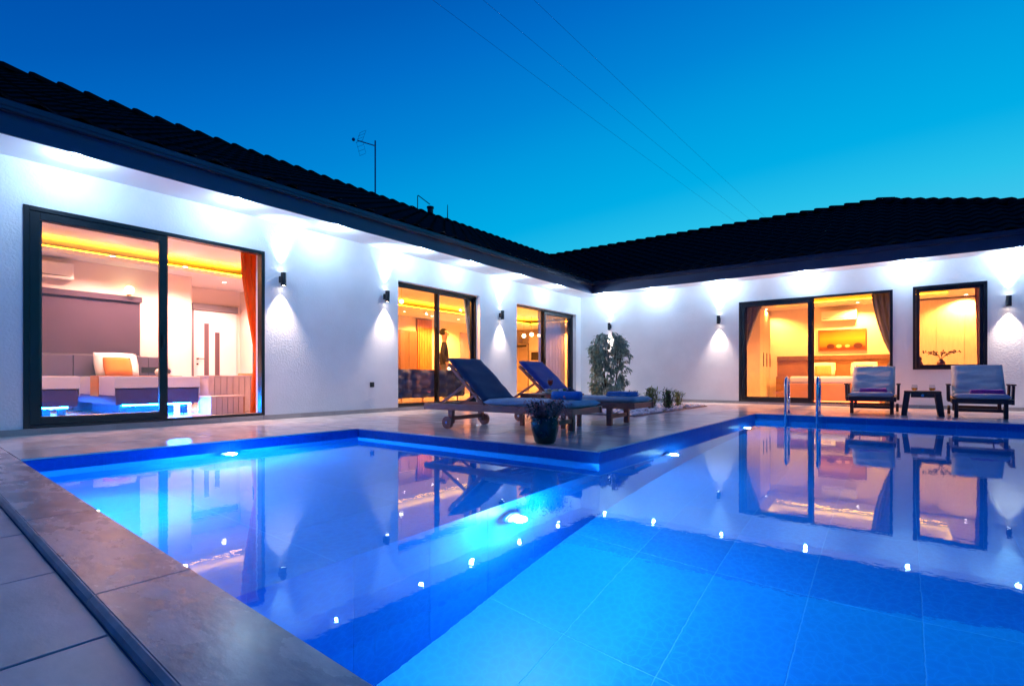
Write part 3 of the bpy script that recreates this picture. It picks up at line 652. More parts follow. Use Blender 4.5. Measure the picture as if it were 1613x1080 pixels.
for x in(-8.35,-9.05):
    for y in(6.7,7.85,8.95): obj('leg',cyl(bmesh.new(),(x,y,FZ+.001),(x,y,.205),.015,.022),'gold',sf)
for k,(y,z) in enumerate([(6.62+2.38*(i+.5)/9*1.0,.2+.6*q) for i in range(9) for q in((.33,.67) if i%2 else (.5,.83))]):
    bm=bmesh.new(); bmesh.ops.create_uvsphere(bm,u_segments=8,v_segments=6,radius=.014,matrix=Matrix.Translation((-8.165,y,z))); obj('button',bm,'velvet_navy',sf,smooth=True)
t=thing('cabinet','dark brown tall cabinet against the living room wall','cabinet',(-12.9,11.4,FZ)); obj('body',B(-13.09,-12.8,11.05,11.76,FZ+.001,2.17),'cabinet_brown',t)
for y in(11.06,11.415): obj('door_leaf',B(-12.798,-12.78,y,y+.335,.1,2.15,bev=.003),'cabinet_brown',t)
t=thing('slatted_wall_panel','orange brown wall panel of upright wooden slats','wall panel',(-13.0,12.3,FZ)); obj('backing',B(-13.09,-13.04,11.98,12.68,FZ+.001,2.62),'cabinet_brown',t)
for k in range(9): obj('slat',B(-13.039,-12.99,12.0+.075*k,12.045+.075*k,FZ+.001,2.6,bev=.003),'wood_orange',t)
t=thing('sideboard','low wooden sideboard before the slatted panel','sideboard',(-12.7,12.6,FZ)); obj('body',B(-12.98,-12.55,11.9,13.3,.2,.86,bev=.006),'wood_orange',t); obj('base',B(-12.95,-12.6,12.0,13.2,FZ+.001,.2),'cabinet_brown',t)
tag(obj('vase',lathe(bmesh.new(),[(.0,0),(.06,.0),(.12,.08),(.11,.17),(.05,.23),(.06,.26)],18,(-12.7,12.72,.862)),'vase',smooth=True),'dark round vase on the wooden sideboard','vase')
t=thing('table_lamp','small glowing lamp on the sideboard beside the person','lamp',(-12.7,13.2,.86)); bm=bmesh.new(); bmesh.ops.create_uvsphere(bm,u_segments=14,v_segments=8,radius=.09,matrix=Matrix.Translation((-12.7,13.15,1.0))); obj('globe',bm,'bulb',t,smooth=True); obj('foot',cyl(bmesh.new(),(-12.7,13.15,.862),(-12.7,13.15,.92),.05,.03),'gold',t)
t=thing('mauve_door','mauve panelled door at the back of the living room','door',(-13.05,14.6,FZ)); obj('leaf',B(-13.09,-13.05,14.15,15.1,FZ+.001,2.3,bev=.004),'mauve',t)
for y in(14.25,14.48,14.71,14.94): obj('panel',B(-13.049,-13.035,y,y+.17,.15,2.2,bev=.004),'mauve',t)
# pendants
t=thing('pendant_lamp','cluster of small glowing glass balls hanging in the living room','lamp',(-9.6,8.2,2.5))
for k,(dx,dy,dz) in enumerate(((0,0,0),(.22,.1,.05),(-.2,.14,.08),(.05,-.22,.1))):
    bm=bmesh.new(); bmesh.ops.create_uvsphere(bm,u_segments=12,v_segments=8,radius=.05,matrix=Matrix.Translation((-9.9+dx,8.3+dy,2.42+dz))); obj('bulb',bm,'bulb',t,smooth=True); obj('rod',cyl(bmesh.new(),(-9.9+dx,8.3+dy,2.46+dz),(-9.9+dx,8.3+dy,2.898),.005,seg=6),'gold',t)
# kitchen
t=thing('fridge','tall steel fridge freezer standing left of the ovens','fridge',(-12.6,17.8,FZ))
obj('body',B(-13.05,-12.35,17.5,18.19,FZ+.001,2.06),'steel',t); obj('door_leaf',B(-13.04,-12.36,17.46,17.497,.1,1.28,bev=.006),'steel',t); obj('door_leaf',B(-13.04,-12.36,17.46,17.497,1.29,2.05,bev=.006),'steel',t); obj('display',B(-12.9,-12.4,17.45,17.459,1.9,1.99),'oven_black',t)
t=thing('kitchen_unit','pale kitchen wall unit with built-in ovens','kitchen unit',(-11.9,17.8,FZ))
obj('carcass',B(-12.33,-9.5,17.55,18.19,FZ+.001,2.40),'wood_pale',t)
for k in range(5):
    x=-12.325+.565*k; obj('door_leaf',B(x,x+.555,17.52,17.548,.1,.62,bev=.003),'wood_pale',t); obj('door_leaf',B(x,x+.555,17.52,17.548,1.75,2.38,bev=.003),'wood_pale',t)
    if k>1: obj('door_leaf',B(x,x+.555,17.52,17.548,.63,1.74,bev=.003),'wood_pale',t)
obj('microwave',B(-12.2,-11.75,17.50,17.548,1.35,1.68,bev=.006),'oven_black',t); obj('oven',B(-12.25,-11.65,17.49,17.548,.66,1.24,bev=.006),'oven_black',t)
t=thing('kitchen_pendant','row of warm glowing balls hanging before the kitchen unit','lamp',(-11.0,16.0,2.2))
for k in range(3):
    p=(-11.2+.28*k,15.6+.1*k,2.18+.04*(k%2)); bm=bmesh.new(); bmesh.ops.create_uvsphere(bm,u_segments=12,v_segments=8,radius=.07,matrix=Matrix.Translation(p)); obj('bulb',bm,'bulb',t,smooth=True); obj('rod',cyl(bmesh.new(),(p[0],p[1],p[2]+.05),(p[0],p[1],2.898),.006,seg=6),'gold',t)
# double bedroom
t=thing('double_bed','double bed with orange lit base and white mattress','bed',(-1.2,15.8,FZ))
obj('base',B(-2.25,-.35,14.35,17.2,FZ+.03,.48,bev=.015),'bed_orange',t); obj('mattress',B(-2.22,-.38,14.38,17.15,.482,.66,bev=.05),'linen',t); obj('led_strip',B(-2.2,-.4,14.37,14.39,FZ+.004,FZ+.024),'led_red',t)
obj('foot',B(-2.1,-2.0,14.45,14.55,FZ+.001,FZ+.029),'black_metal',t); obj('foot',B(-.6,-.5,14.45,14.55,FZ+.001,FZ+.029),'black_metal',t)
for i,(x,l1,l2) in enumerate(((-1.78,'white pillow on the left half of the double bed','tan cushion leaning on the left white pillow'),(-.82,'white pillow on the right half of the double bed','tan cushion leaning on the right white pillow'))):
    tag(obj('pillow',upright(pillow(bmesh.new(),0,0,0,.62,.42,.17),0,0,0,0),'linen',smooth=True),l1,'pillow'); o=C.objects[-1]; o.rotation_euler=(R(65),0,0); o.location=(x,16.95,.87)
    tag(obj('cushion',upright(pillow(bmesh.new(),0,0,0,.40,.32,.14),0,0,0,0),'cushion_tan',smooth=True),l2,'cushion'); o=C.objects[-1]; o.rotation_euler=(R(65),0,R(4)); o.location=(x+.02,16.76,.82)
t=thing('headboard_panel','brown headboard panel with a dark top rail behind the double bed','headboard',(-1.5,17.27,FZ)); obj('panel',B(-3.0,.1,17.262,17.296,FZ+.001,1.13),'headpanel_brown',t); obj('rail',B(-3.0,.1,17.22,17.296,1.132,1.26,bev=.006),'cabinet_brown',t)
t=thing('chest_of_drawers','brown drawer unit left of the double bed','drawers',(-2.65,16.9,FZ)); obj('carcass',B(-2.95,-2.32,16.8,17.22,FZ+.001,.66),'headpanel_brown',t)
for k in range(3): d_=obj('drawer',B(-2.93,-2.34,16.78,16.798,.09+.19*k,.26+.19*k,bev=.004),'headpanel_brown',t); obj('handle',B(-2.72,-2.55,16.765,16.779,.17+.19*k,.185+.19*k),'black_metal',d_)
t=thing('painting','amber still life print of bowls and vessels on a pale wall','picture',(-1.35,17.28,1.65)); obj('canvas',B(-1.90,-.80,17.27,17.295,1.41,1.96),'print',t); fb=bmesh.new(); box(fb,-1.93,-.77,17.262,17.296,1.38,1.409); box(fb,-1.93,-.77,17.262,17.296,1.961,1.99); box(fb,-1.93,-1.901,17.262,17.296,1.41,1.96); box(fb,-.799,-.77,17.262,17.296,1.41,1.96); obj('frame',fb,'cabinet_brown',t)
for k,(x,r,c) in enumerate(((-1.62,.10,'vase'),(-1.42,.07,'fruit'),(-1.22,.06,'fruit'),(-.97,.11,'vase'))):
    bm=bmesh.new(); cyl(bm,(0,0,0),(0,.003,0),r,seg=20); bmesh.ops.scale(bm,verts=bm.verts,vec=(1,1,.7)); bmesh.ops.translate(bm,verts=bm.verts,vec=(x,17.266,1.52)); obj('painted_vessel',bm,c,t)
t=thing('wardrobe','tall pale wardrobe with dark bar handles at the left of the double bedroom','wardrobe',(-3.5,16.5,FZ)); obj('body',B(-3.74,-3.22,15.9,17.29,FZ+.001,2.6),'wood_pale',t)
for y in(15.92,16.38,16.84): l=obj('door_leaf',B(-3.218,-3.2,y,y+.44,.1,2.58,bev=.003),'wood_pale',t); obj('handle',B(-3.199,-3.18,y+.38,y+.4,.95,1.35),'black_metal',l)
t=thing('fitted_closet','fitted closet of plain tall panels behind the small window','closet',(1.2,17.1,FZ)); obj('carcass',B(.15,2.88,17.0,17.295,FZ+.001,2.62),'wood_pale',t)
for k in range(5): obj('door_leaf',B(.155+.545*k,.155+.545*k+.537,16.975,16.998,.08,2.6,bev=.003),'wood_pale',t)
t=thing('dresser','low wooden dresser standing under the small square window','dresser',(.75,14.1,FZ)); obj('body',B(.2,1.0,13.95,14.35,FZ+.001,.86,bev=.006),'wood_orange',t)
v=thing('branch_vase','dark vase with bare leafy twigs inside the small window','vase',(.66,14.15,.86)); obj('body',lathe(bmesh.new(),[(0,0),(.04,0),(.075,.05),(.06,.11),(.03,.14),(.035,.155)],16,(.66,14.15,.861)),'vase',v,smooth=True)
random.seed(3)
for k in range(9):
    a=2*PI*k/9; bm=bmesh.new(); p=[Vector((.66,14.15,1.0))]; 
    for s in range(4): p.append(p[-1]+Vector((math.cos(a)*.045*(1+s*.4),math.sin(a)*.03,.06-s*.012)))
    tube(bm,p,.004,5)
    for q in p[2:]:
        for e in range(3):
            c=q+Vector((random.uniform(-.03,.03),random.uniform(-.02,.02),random.uniform(-.02,.03))); d1=Vector((random.uniform(-1,1),random.uniform(-.4,.4),random.uniform(-1,1))).normalized()*.022; d2=d1.cross(Vector((.3,1,.2))).normalized()*.012
            bm.faces.new([bm.verts.new(c+s) for s in(d1,d2,-d1,-d2)])
    obj('twig',bm,'vase',v)
f=thing('figurine','small dark figurine at the lower left of the square window','figurine',(.3,14.1,.86)); obj('body',lathe(bmesh.new(),[(0,0),(.06,0),(.05,.07),(.025,.12),(.035,.16),(.03,.2),(0,.22)],14,(.31,14.1,.861)),'vase',f,smooth=True)
# person standing beyond the sofa
def person(loc,rz):
    J={'pel':(0,0,.95,.15),'bel':(0,.0,1.10,.135),'che':(0,.01,1.32,.155),'nec':(0,0,1.50,.06),'hd0':(0,-.01,1.60,.085),'hd1':(0,-.015,1.70,.098),'hd2':(0,0,1.78,.06),
       'shl':(.19,0,1.42,.07),'ell':(.24,.03,1.15,.05),'wrl':(.22,-.08,.92,.036),'hal':(.21,-.11,.84,.035),'shr':(-.19,0,1.42,.07),'elr':(-.24,.03,1.15,.05),'wrr':(-.22,-.08,.92,.036),'har':(-.21,-.11,.84,.035),
       'hil':(.09,0,.88,.105),'knl':(.10,-.02,.50,.07),'anl':(.10,.02,.09,.05),'tol':(.11,-.14,.035,.035),'hir':(-.09,0,.88,.105),'knr':(-.10,-.02,.50,.07),'anr':(-.10,.02,.09,.05),'tor':(-.11,-.14,.035,.035)}
    E_=[('pel','bel'),('bel','che'),('che','nec'),('nec','hd0'),('hd0','hd1'),('hd1','hd2'),('che','shl'),('shl','ell'),('ell','wrl'),('wrl','hal'),('che','shr'),('shr','elr'),('elr','wrr'),('wrr','har'),('pel','hil'),('hil','knl'),('knl','anl'),('anl','tol'),('pel','hir'),('hir','knr'),('knr','anr'),('anr','tor')]
    ks=list(J); me=bpy.data.meshes.new('sk'); me.from_pydata([J[k][:3] for k in ks],[(ks.index(a),ks.index(b)) for a,b in E_],[])
    o=bpy.data.objects.new('sk',me); C.objects.link(o); m=o.modifiers.new('skin','SKIN')
    for i,k in enumerate(ks): me.skin_vertices[0].data[i].radius=(J[k][3],J[k][3]); me.skin_vertices[0].data[i].use_root=(i==0)
    m.use_smooth_shade=True; s=o.modifiers.new('sub','SUBSURF'); s.levels=s.render_levels=2
    bpy.context.view_layer.update(); dg=bpy.context.evaluated_depsgraph_get(); bmh=bpy.data.meshes.new_from_object(o.evaluated_get(dg)); bpy.data.objects.remove(o)
    bmh.materials.clear()
    for n_ in('skin','cloth_dark','grey_trim'): bmh.materials.append(MATS[n_])
    for p in bmh.polygons:
        z=p.center.z; p.use_smooth=True; hand=abs(p.center.x)>.13 and z<.97 and p.center.y<-.03 and z>.7
        p.material_index=0 if z>1.49 or hand else (1 if z>.9 else 2)
    t=thing('person','person in a dark top standing beyond the tufted sofa','person',loc,rz)
    obj('body',bmh,None,t,local=True)
    bm=bmesh.new(); bmesh.ops.create_uvsphere(bm,u_segments=16,v_segments=10,radius=.108,matrix=Matrix.Translation((0,.018,1.735)))
    bmesh.ops.delete(bm,geom=[v for v in bm.verts if v.co.y<-.045 and v.co.z<1.77 or v.co.z<1.66],context='VERTS'); obj('hair',bm,'hair',t,local=True,smooth=True)
    bm=bmesh.new()
    for s in(-1,1): bmesh.ops.create_uvsphere(bm,u_segments=8,v_segments=6,radius=.013,matrix=Matrix.Translation((s*.036,-.103,1.70)))
    obj('eyes',bm,'hair',t,local=True); bm=bmesh.new(); bmesh.ops.create_cone(bm,segments=8,radius1=.016,radius2=.005,depth=.05,cap_ends=True,matrix=Matrix.Translation((0,-.113,1.675))); obj('nose',bm,'skin',t,local=True,smooth=True)
    obj('mouth',B(-.025,.025,-.103,-.098,1.628,1.636),'orange_cloth',t,local=True)
person((-9.40,9.58,FZ),R(134))
# ================================================================ outdoor lamps
def soffit_light(p,label,e=28):
    t=thing('soffit_spotlight',label,'spotlight',(p[0],p[1],SOF),0,'recessed spotlights along the soffit')
    bm=bmesh.new(); lathe(bm,[(.036,-.003),(.055,-.010),(.062,0)],20,(p[0],p[1],SOF)); obj('trim_ring',bm,'chrome',t)
    obj('lens',cyl(bmesh.new(),(p[0],p[1],SOF-.006),(p[0],p[1],SOF-.001),.04,seg=18),'lens_cool',t)
    light('soffit_light','POINT',(p[0],p[1],SOF-.055),e,(.46,.71,1),t,rad=.03)
od=['first','second','third','fourth','fifth','sixth','seventh','eighth']
for i,y in enumerate((1.62,3.30,4.79,6.57,7.96,9.62,11.3)): soffit_light((-7.03,y),od[i]+' soffit spotlight from the left along the long bedroom wing')
for i,x in enumerate((-6.6,-5.19,-3.48,-1.70,.10,1.70)): soffit_light((x,13.03),od[i]+' soffit spotlight from the inner corner along the right wing')
soffit_light((-7.03,-.1),'soffit spotlight at the near left, just outside the picture edge')
def sconce(p,n,label):
    t=thing('wall_lamp',label,'wall lamp',p,0,'black up and down wall lamps'); P0=Vector(p); n=Vector(n); c=P0+n*.085
    obj('body',lathe(bmesh.new(),[(.030,-.094),(.038,-.10),(.040,-.095),(.040,.095),(.038,.10),(.030,.094)],18,tuple(c)),'black_metal',t,smooth=False)
    bm=bmesh.new(); a=P0+n*.001; b=P0+n*.05; s=.032
    if abs(n.x)>.5: box(bm,min(a.x,b.x),max(a.x,b.x),P0.y-s,P0.y+s,P0.z-.05,P0.z+.05,bev=.004)
    else: box(bm,P0.x-s,P0.x+s,min(a.y,b.y),max(a.y,b.y),P0.z-.05,P0.z+.05,bev=.004)
    obj('bracket',bm,'black_metal',t)
    obj('lower_lens',cyl(bmesh.new(),c+Vector((0,0,-.093)),c+Vector((0,0,-.088)),.029,seg=14),'lens_warm',t); obj('upper_lens',cyl(bmesh.new(),c+Vector((0,0,.088)),c+Vector((0,0,.093)),.029,seg=14),'lens_cool',t)
    light('down_light','SPOT',c+Vector((0,0,-.12)),165,(1,.80,.70),t,rot=(0,0,0),size=72,blend=1.0,rad=.02)
    light('up_light','SPOT',c+Vector((0,0,.12)),105,(.45,.78,1),t,rot=(PI,0,0),size=64,blend=1.0,rad=.02)
sconce((XL,4.17,2.11),(1,0,0),'black wall lamp beside the twin bedroom window'); sconce((XL,6.15,2.10),(1,0,0),'black wall lamp just left of the living room window')
sconce((XL,9.54,2.09),(1,0,0),'black wall lamp between the living room and kitchen doors'); sconce((-6.6,YR,2.07),(0,-1,0),'black wall lamp half hidden behind the leafy ficus')
sconce((-3.63,YR,2.06),(0,-1,0),'black wall lamp left of the double bedroom door'); sconce((1.6,YR,2.06),(0,-1,0),'black wall lamp right of the small square window')
t=thing('wall_socket','small black outdoor socket low on the white wall','socket',(XL,5.86,.5)); obj('cover',B(XL+.001,XL+.03,5.82,5.90,.455,.545,bev=.008),'black_metal',t); obj('flap',B(XL+.031,XL+.038,5.83,5.89,.465,.535,bev=.003),'black_metal',t)
# ================================================================ roof things
t=thing('tv_antenna','thin roof mast with a small mesh antenna','antenna',(RX,9.05,RZ)); 
obj('mast',cyl(bmesh.new(),(RX,9.05,RZ),(RX,9.05,7.1),.02,seg=8),'wire',t)
bm=bmesh.new(); tube(bm,[(RX+.02,9.05,6.95),(RX-.1,8.55,6.95)],.014,6); obj('boom',bm,'wire',t)
bm=bmesh.new()
for k in range(7):
    a=-.5+k/6; tube(bm,[(RX+.02-.1*abs(a)*.6,8.62+.22*abs(a),6.95+a*.62),(RX-.25,8.60+.25*abs(a),6.95+a*.62)],.004,4)
for s in(0,1): tube(bm,[(RX+.02-.26*s,8.73,6.64),(RX+.02-.26*s,8.62,6.95),(RX+.02-.26*s,8.73,7.26)],.004,4)
obj('reflector',bm,'wire',t); bm=bmesh.new(); bmesh.ops.create_uvsphere(bm,u_segments=10,v_segments=8,radius=.045,matrix=Matrix.Translation((RX-.1,8.42,6.93))); obj('feed',bm,'wire',t)
t=thing('chimney_pot','short dark flue pot with a bent pipe on the ridge','chimney',(RX,11.1,RZ)); obj('pot',lathe(bmesh.new(),[(0,-.1),(.085,-.1),(.09,.22),(.11,.24),(.11,.29),(0,.29)],14,(RX,11.12,RZ)),'black_metal',t)
bm=tube(bmesh.new(),[(RX,11.1,RZ+.36),(RX,10.62,RZ+.5),(RX,10.6,RZ+.48),(RX,10.6,RZ)],.013,6); obj('pipe',bm,'black_metal',t)
tag(obj('lightning_rod',cyl(bmesh.new(),(RX,11.87,RZ),(RX,11.87,RZ+.55),.018,.01,8),'black_metal'),'short thin rod standing on the ridge right of the flue','rod')
for i,(a,b) in enumerate((((-8.67,8.49,9.38),(-8.68,36.03,10.76)),((-7.74,9.19,9.38),(-7.91,36.61,10.92)),((-6.8,9.9,9.38),(-7.08,37.23,11.05)))):
    a=Vector(a);b=Vector(b); d=b-a; p0=a-d*.8; p1=b+d*.5; n=24
    pts=[p0.lerp(p1,k/n)-Vector((0,0,.25*math.sin(PI*k/n))) +Vector((0,0,.2)) for k in range(n+1)]
    tag(obj('power_line',tube(bmesh.new(),pts,.0035,5),'wire'),['leftmost','middle','rightmost'][i]+' of three thin overhead cables crossing the sky','cable','overhead cables')
# ================================================================ terrace furniture
def cushion(bm,x0,x1,y0,y1,z0,z1,seedv,amp=.006,n=26,mm=12):
    # soft slab with shallow creases, built as closed grid
    top=[];bot=[]
    for i in range(n+1):
        a=[];b=[]
        for j in range(mm+1):
            u=i/n;v=j/mm; x=x0+(x1-x0)*u; y=y0+(y1-y0)*v
            e=min(u*(x1-x0),(1-u)*(x1-x0),v*(y1-y0),(1-v)*(y1-y0)); k=min(1,e/.03)**.5
            nn=noise.noise(Vector((x*7+y*2,y*3.5-x,seedv)))*amp+noise.noise(Vector((x*19+y*7,y*9,seedv+5)))*amp*.45
            zt=(z0+z1)/2+(z1-z0)/2*k+nn*k; a.append(bm.verts.new((x,y,zt))); b.append(bm.verts.new((x,y,(z0+z1)/2-(z1-z0)/2*k)))
        top.append(a);bot.append(b)
    for i in range(n):
        for j in range(mm):
            bm.faces.new((top[i][j],top[i+1][j],top[i+1][j+1],top[i][j+1])); bm.faces.new((bot[i][j],bot[i][j+1],bot[i+1][j+1],bot[i+1][j]))
    bmesh.ops.remove_doubles(bm,verts=bm.verts,dist=1e-5); return bm
def rotx(bm,px,pz,ang):   # rotate about a y-parallel hinge
    bmesh.ops.rotate(bm,verts=bm.verts,cent=(px,0,pz),matrix=Matrix.Rotation(ang,3,'Y')); return bm
def lounger(label,group,wood='wood_dark',fab='cushion_grey',arms=False,back=R(42),L=2.15):
    # local: length along +x (foot), head at x=0, width along y centred
    t=thing('sun_lounger',label,'sun lounger',(0,0,0),0,group); W=.33; hz=.30; px=.92
    for s in(-1,1): obj('side_rail',B(.0,L,s*W-.018,s*W+.018,.225,hz,bev=.004),wood,t,local=True)
    for x in(.03,L-.03): obj('end_rail',B(x-.018,x+.018,-W+.019,W-.019,.23,hz-.004,bev=.004),wood,t,local=True)
    for k in range(9):
        x=px+.04+(L-px-.12)*k/8; obj('slat',B(x-.03,x+.03,-W+.02,W-.02,hz-.022,hz-.006,bev=.003),wood,t,local=True)
    for s in(-1,1):
        obj('leg',B(L-.42,L-.35,s*W-.05 if s>0 else -W+.019,W-.019 if s>0 else -W+.05,.0,.226,bev=.005) if False else B(L-.40,L-.33,s*(W-.045)-.026,s*(W-.045)+.026,.0,.224,bev=.006),wood,t,local=True)
        obj('leg',B(.38,.45,s*(W-.045)-.024,s*(W-.045)+.024,.06,.224,bev=.006),wood,t,local=True)
        bm=cyl(bmesh.new(),(.415,s*(W+.005),.075),(.415,s*(W+.045),.075),.075,seg=22); wl=obj('wheel',bm,wood,t,local=True)
        obj('hub',cyl(bmesh.new(),(.415,s*(W+.045),.075),(.415,s*(W+.052),.075),.018,seg=12),'chrome',wl,local=True)
    obj('stretcher',B(.395,.435,-W+.07,W-.07,.10,.15,bev=.004),wood,t,local=True); obj('stretcher',B(L-.385,L-.345,-W+.072,W-.072,.09,.14,bev=.004),wood,t,local=True)
    # backrest
    bm=bmesh.new()
    for s in(-1,1): box(bm,px-.74,px,s*(W-.06)-.016,s*(W-.06)+.016,hz-.028,hz+.006)
    for k in range(6): box(bm,px-.70+k*.125,px-.64+k*.125,-W+.045,W-.045,hz+.007,hz+.02)
    obj('back_frame',rotx(bm,px,hz,back),wood,t,local=True)
    bm=cushion(bmesh.new(),px-.78,px+.01,-W+.005,W-.005,hz+.021,hz+.085,1.3,.012); obj('back_cushion',rotx(bm,px,hz,back),fab if arms else 'cushion_navy',t,local=True,smooth=True)
    obj('seat_cushion',cushion(bmesh.new(),px+.03,L-.01,-W+.005,W-.005,hz+.001,hz+.072,4.1,.008),fab,t,local=True,smooth=True)
    ex=px-.42*math.cos(back); ez=hz+.42*math.sin(back)
    for s in(-1,1): obj('prop',bar(bmesh.new(),(ex-.02,s*(W-.10),ez-.05),(px-.78,s*(W-.10),hz-.03),.02,.03),wood,t,local=True)
    if arms:
        for s in(-1,1):
            bm=B(px-.30,px+.42,s*(W+.045)-.03,s*(W+.045)+.03,.50,.522,bev=.004); obj('armrest',bm,wood,t,local=True)
            for x in(px-.22,px+.34): obj('arm_post',bar(bmesh.new(),(x,s*(W+.04),.24),(x+.02,s*(W+.045),.499),.03,.04),wood,t,local=True)
    return t
LL=lounger('dark wood sun lounger nearest the pool corner, blue towel roll on its seat','loungers on the terrace',fab='cushion_grey')
LL.location=(-4.86,4.93,.001); LL.rotation_euler=(0,0,R(1))
L2=copy_tree(LL); L2['label']='dark wood sun lounger farther back, beside the planting bed with blue towel'; L2.location=(-4.83,6.36,.001); L2.rotation_euler=(0,0,R(2))
for ch in [c for c in C.objects if c.parent==L2 and c.name.startswith('back_cushion')]:
    ch.data=ch.data.copy(); ch.data.materials[0]=MATS['cushion_blue']; ch['label']='brighter blue back cushion'
A1=lounger('armed deck lounger with grey cushions in front of the double bedroom door','loungers against the right wing',wood='wood_black',arms=True,back=R(39),L=1.75)
A1.location=(-.42,12.3,.001); A1.rotation_euler=(0,0,R(-90))
A2=copy_tree(A1); A2['label']='armed deck lounger with grey cushions below the small square window'; A2.location=(1.02,12.12,.001); A2.rotation_euler=(0,0,R(-92))
def towel_roll(p,ang,m,label,L=.34,r=.055):
    bm=bmesh.new(); pts=[]
    for k in range(44):
        a=k*.42; rr=.012+(r-.012)*k/43; pts.append((rr*math.cos(a),rr*math.sin(a)))
    rows=[[bm.verts.new((-L/2+L*s/6,q[0],q[1]+r+.003*math.sin(s*2+k*.3))) for s in range(7)] for k,q in enumerate(pts)]
    for a,b in zip(rows,rows[1:]):
        for s in range(6): bm.faces.new((a[s],a[s+1],b[s+1],b[s]))
    o=tag(obj('rolled_towel',bm,m,smooth=True),label,'towel'); o.location=p; o.rotation_euler=(0,0,ang); solid(o,.008)
def towel_fold(p,ang,m,label,sx=.42,sy=.26):
    t=thing('folded_towel',label,'towel',p,ang)
    for k in range(2): obj('fold',cushion(bmesh.new(),-sx/2+.01*k,sx/2-.008*k,-sy/2,sy/2-.012*k,.030*k,.030*k+.036,8+k,.006),m,t,local=True,smooth=True)
towel_roll((-2.98,4.97,.372),R(6),'towel_blue','bright blue rolled towel on the seat of the nearer lounger')
towel_fold((-2.99,6.42,.373),R(80),'towel_blue','bright blue folded towel on the foot of the farther lounger',.30,.36)
towel_fold((-.40,11.05,.373),R(2),'towel_purple','purple folded towel on the deck lounger by the bedroom door'); towel_fold((1.06,10.9,.373),R(-3),'towel_purple','purple folded towel on the deck lounger below the square window')
# resin side table
t=thing('side_table','black resin side table between the two armed loungers','table',(.27,10.98,0))
bm=bmesh.new(); box(bm,.03,.51,10.76,11.22,.365,.405,bev=.008); obj('table_top',bm,'rattan_black',t)
for s,x0,x1 in((-1,.03,-.01),(1,.51,.55)):
    for y0,y1 in((10.765,10.84),(11.14,11.215)):
        bm=bmesh.new(); xi=x0-s*.085; xo=x0; a=[bm.verts.new(q) for q in((xo,y0,.364),(xi,y0,.364),(x1-s*.075,y0,.001),(x1,y0,.001))]; b=[bm.verts.new((v.co.x,y1,v.co.z)) for v in a]
        bm.faces.new(a); bm.faces.new(b[::-1])
        for k in range(4): bm.faces.new((a[k],b[k],b[(k+1)%4],a[(k+1)%4]))
        obj('leg',bm,'rattan_black',t)
obj('apron',B(.118,.422,10.768,10.80,.30,.364,bev=.004),'rattan_black',t); obj('emblem',cyl(bmesh.new(),(.27,10.7675,.335),(.27,10.762,.335),.022,seg=14),'chrome',t)
for i,x in enumerate((.17,.40)):
    t=thing('drink_glass',['left','right'][i]+' small glass of orange drink on the black side table','glass',(x,10.95,.406),0,'drinks on the side table')
    obj('bowl',lathe(bmesh.new(),[(0,.0),(.030,.0),(.045,.03),(.042,.065),(.036,.10),(.034,.10),(.039,.065),(.042,.031),(.026,.006),(0,.006)],16,(x,10.95,.406)),'glass_thin',t,smooth=True); obj('drink',lathe(bmesh.new(),[(0,.008),(.026,.008),(.040,.031),(.039,.05),(0,.05)],16,(x,10.95,.406)),'juice',t,smooth=True)
# wooden table between the terrace loungers
t=thing('wooden_side_table','low wooden side table with snacks between the two terrace loungers','table',(-3.6,5.64,0))
for k in range(5): obj('top_slat',B(-3.98+.004,-3.26,5.40+.094*k,5.40+.094*k+.088,.40,.42,bev=.004),'wood_dark',t)
for x in(-3.93,-3.31):
    obj('apron',B(x-.015,x+.015,5.41,5.86,.35,.399),'wood_dark',t)
    for y in(5.44,5.83): obj('leg',B(x-.024,x+.024,y-.024,y+.024,.001,.349,bev=.005),'wood_dark',t)
t=thing('snack_plate','oval plate of bread and fruit on the wooden side table','plate',(-3.55,5.62,.421)); 
bm=lathe(bmesh.new(),[(0,0),(.10,0),(.15,.016),(.145,.02),(.098,.008),(0,.008)],24,(0,0,0)); bmesh.ops.scale(bm,verts=bm.verts,vec=(1.25,.8,1)); bmesh.ops.translate(bm,verts=bm.verts,vec=(-3.55,5.62,.421)); obj('dish',bm,'plate',t,smooth=True)
random.seed(11)
for k in range(10):
    bm=bmesh.new(); bmesh.ops.create_icosphere(bm,subdivisions=2,radius=random.uniform(.02,.034)); bmesh.ops.scale(bm,verts=bm.verts,vec=(random.uniform(.8,1.5),1,.75)); bmesh.ops.translate(bm,verts=bm.verts,vec=(-3.55+random.uniform(-.11,.11),5.62+random.uniform(-.06,.06),.452+random.uniform(0,.02))); obj('food_piece',bm,random.choice(['fruit','linen','leaf_green','fruit']),t,smooth=True)
t=thing('grape_bowl','small dark bowl at the end of the wooden side table','bowl',(-3.34,5.66,.421)); obj('bowl',lathe(bmesh.new(),[(0,0),(.04,0),(.065,.045),(.06,.045),(.036,.006),(0,.006)],18,(-3.345,5.68,.421)),'cushion_navy',t,smooth=True)
for k in range(9):
    bm=bmesh.new(); bmesh.ops.create_uvsphere(bm,u_segments=8,v_segments=6,radius=.016,matrix=Matrix.Translation((-3.345+.03*math.cos(k*2.2),5.68+.03*math.sin(k*2.2),.462+.012*(k%3)))); obj('grape',bm,'cushion_navy',t,smooth=True)
t=thing('wine_glass','stemmed glass of red wine on the wooden side table','glass',(-3.68,5.72,.421)); P_=(-3.68,5.72,.421)
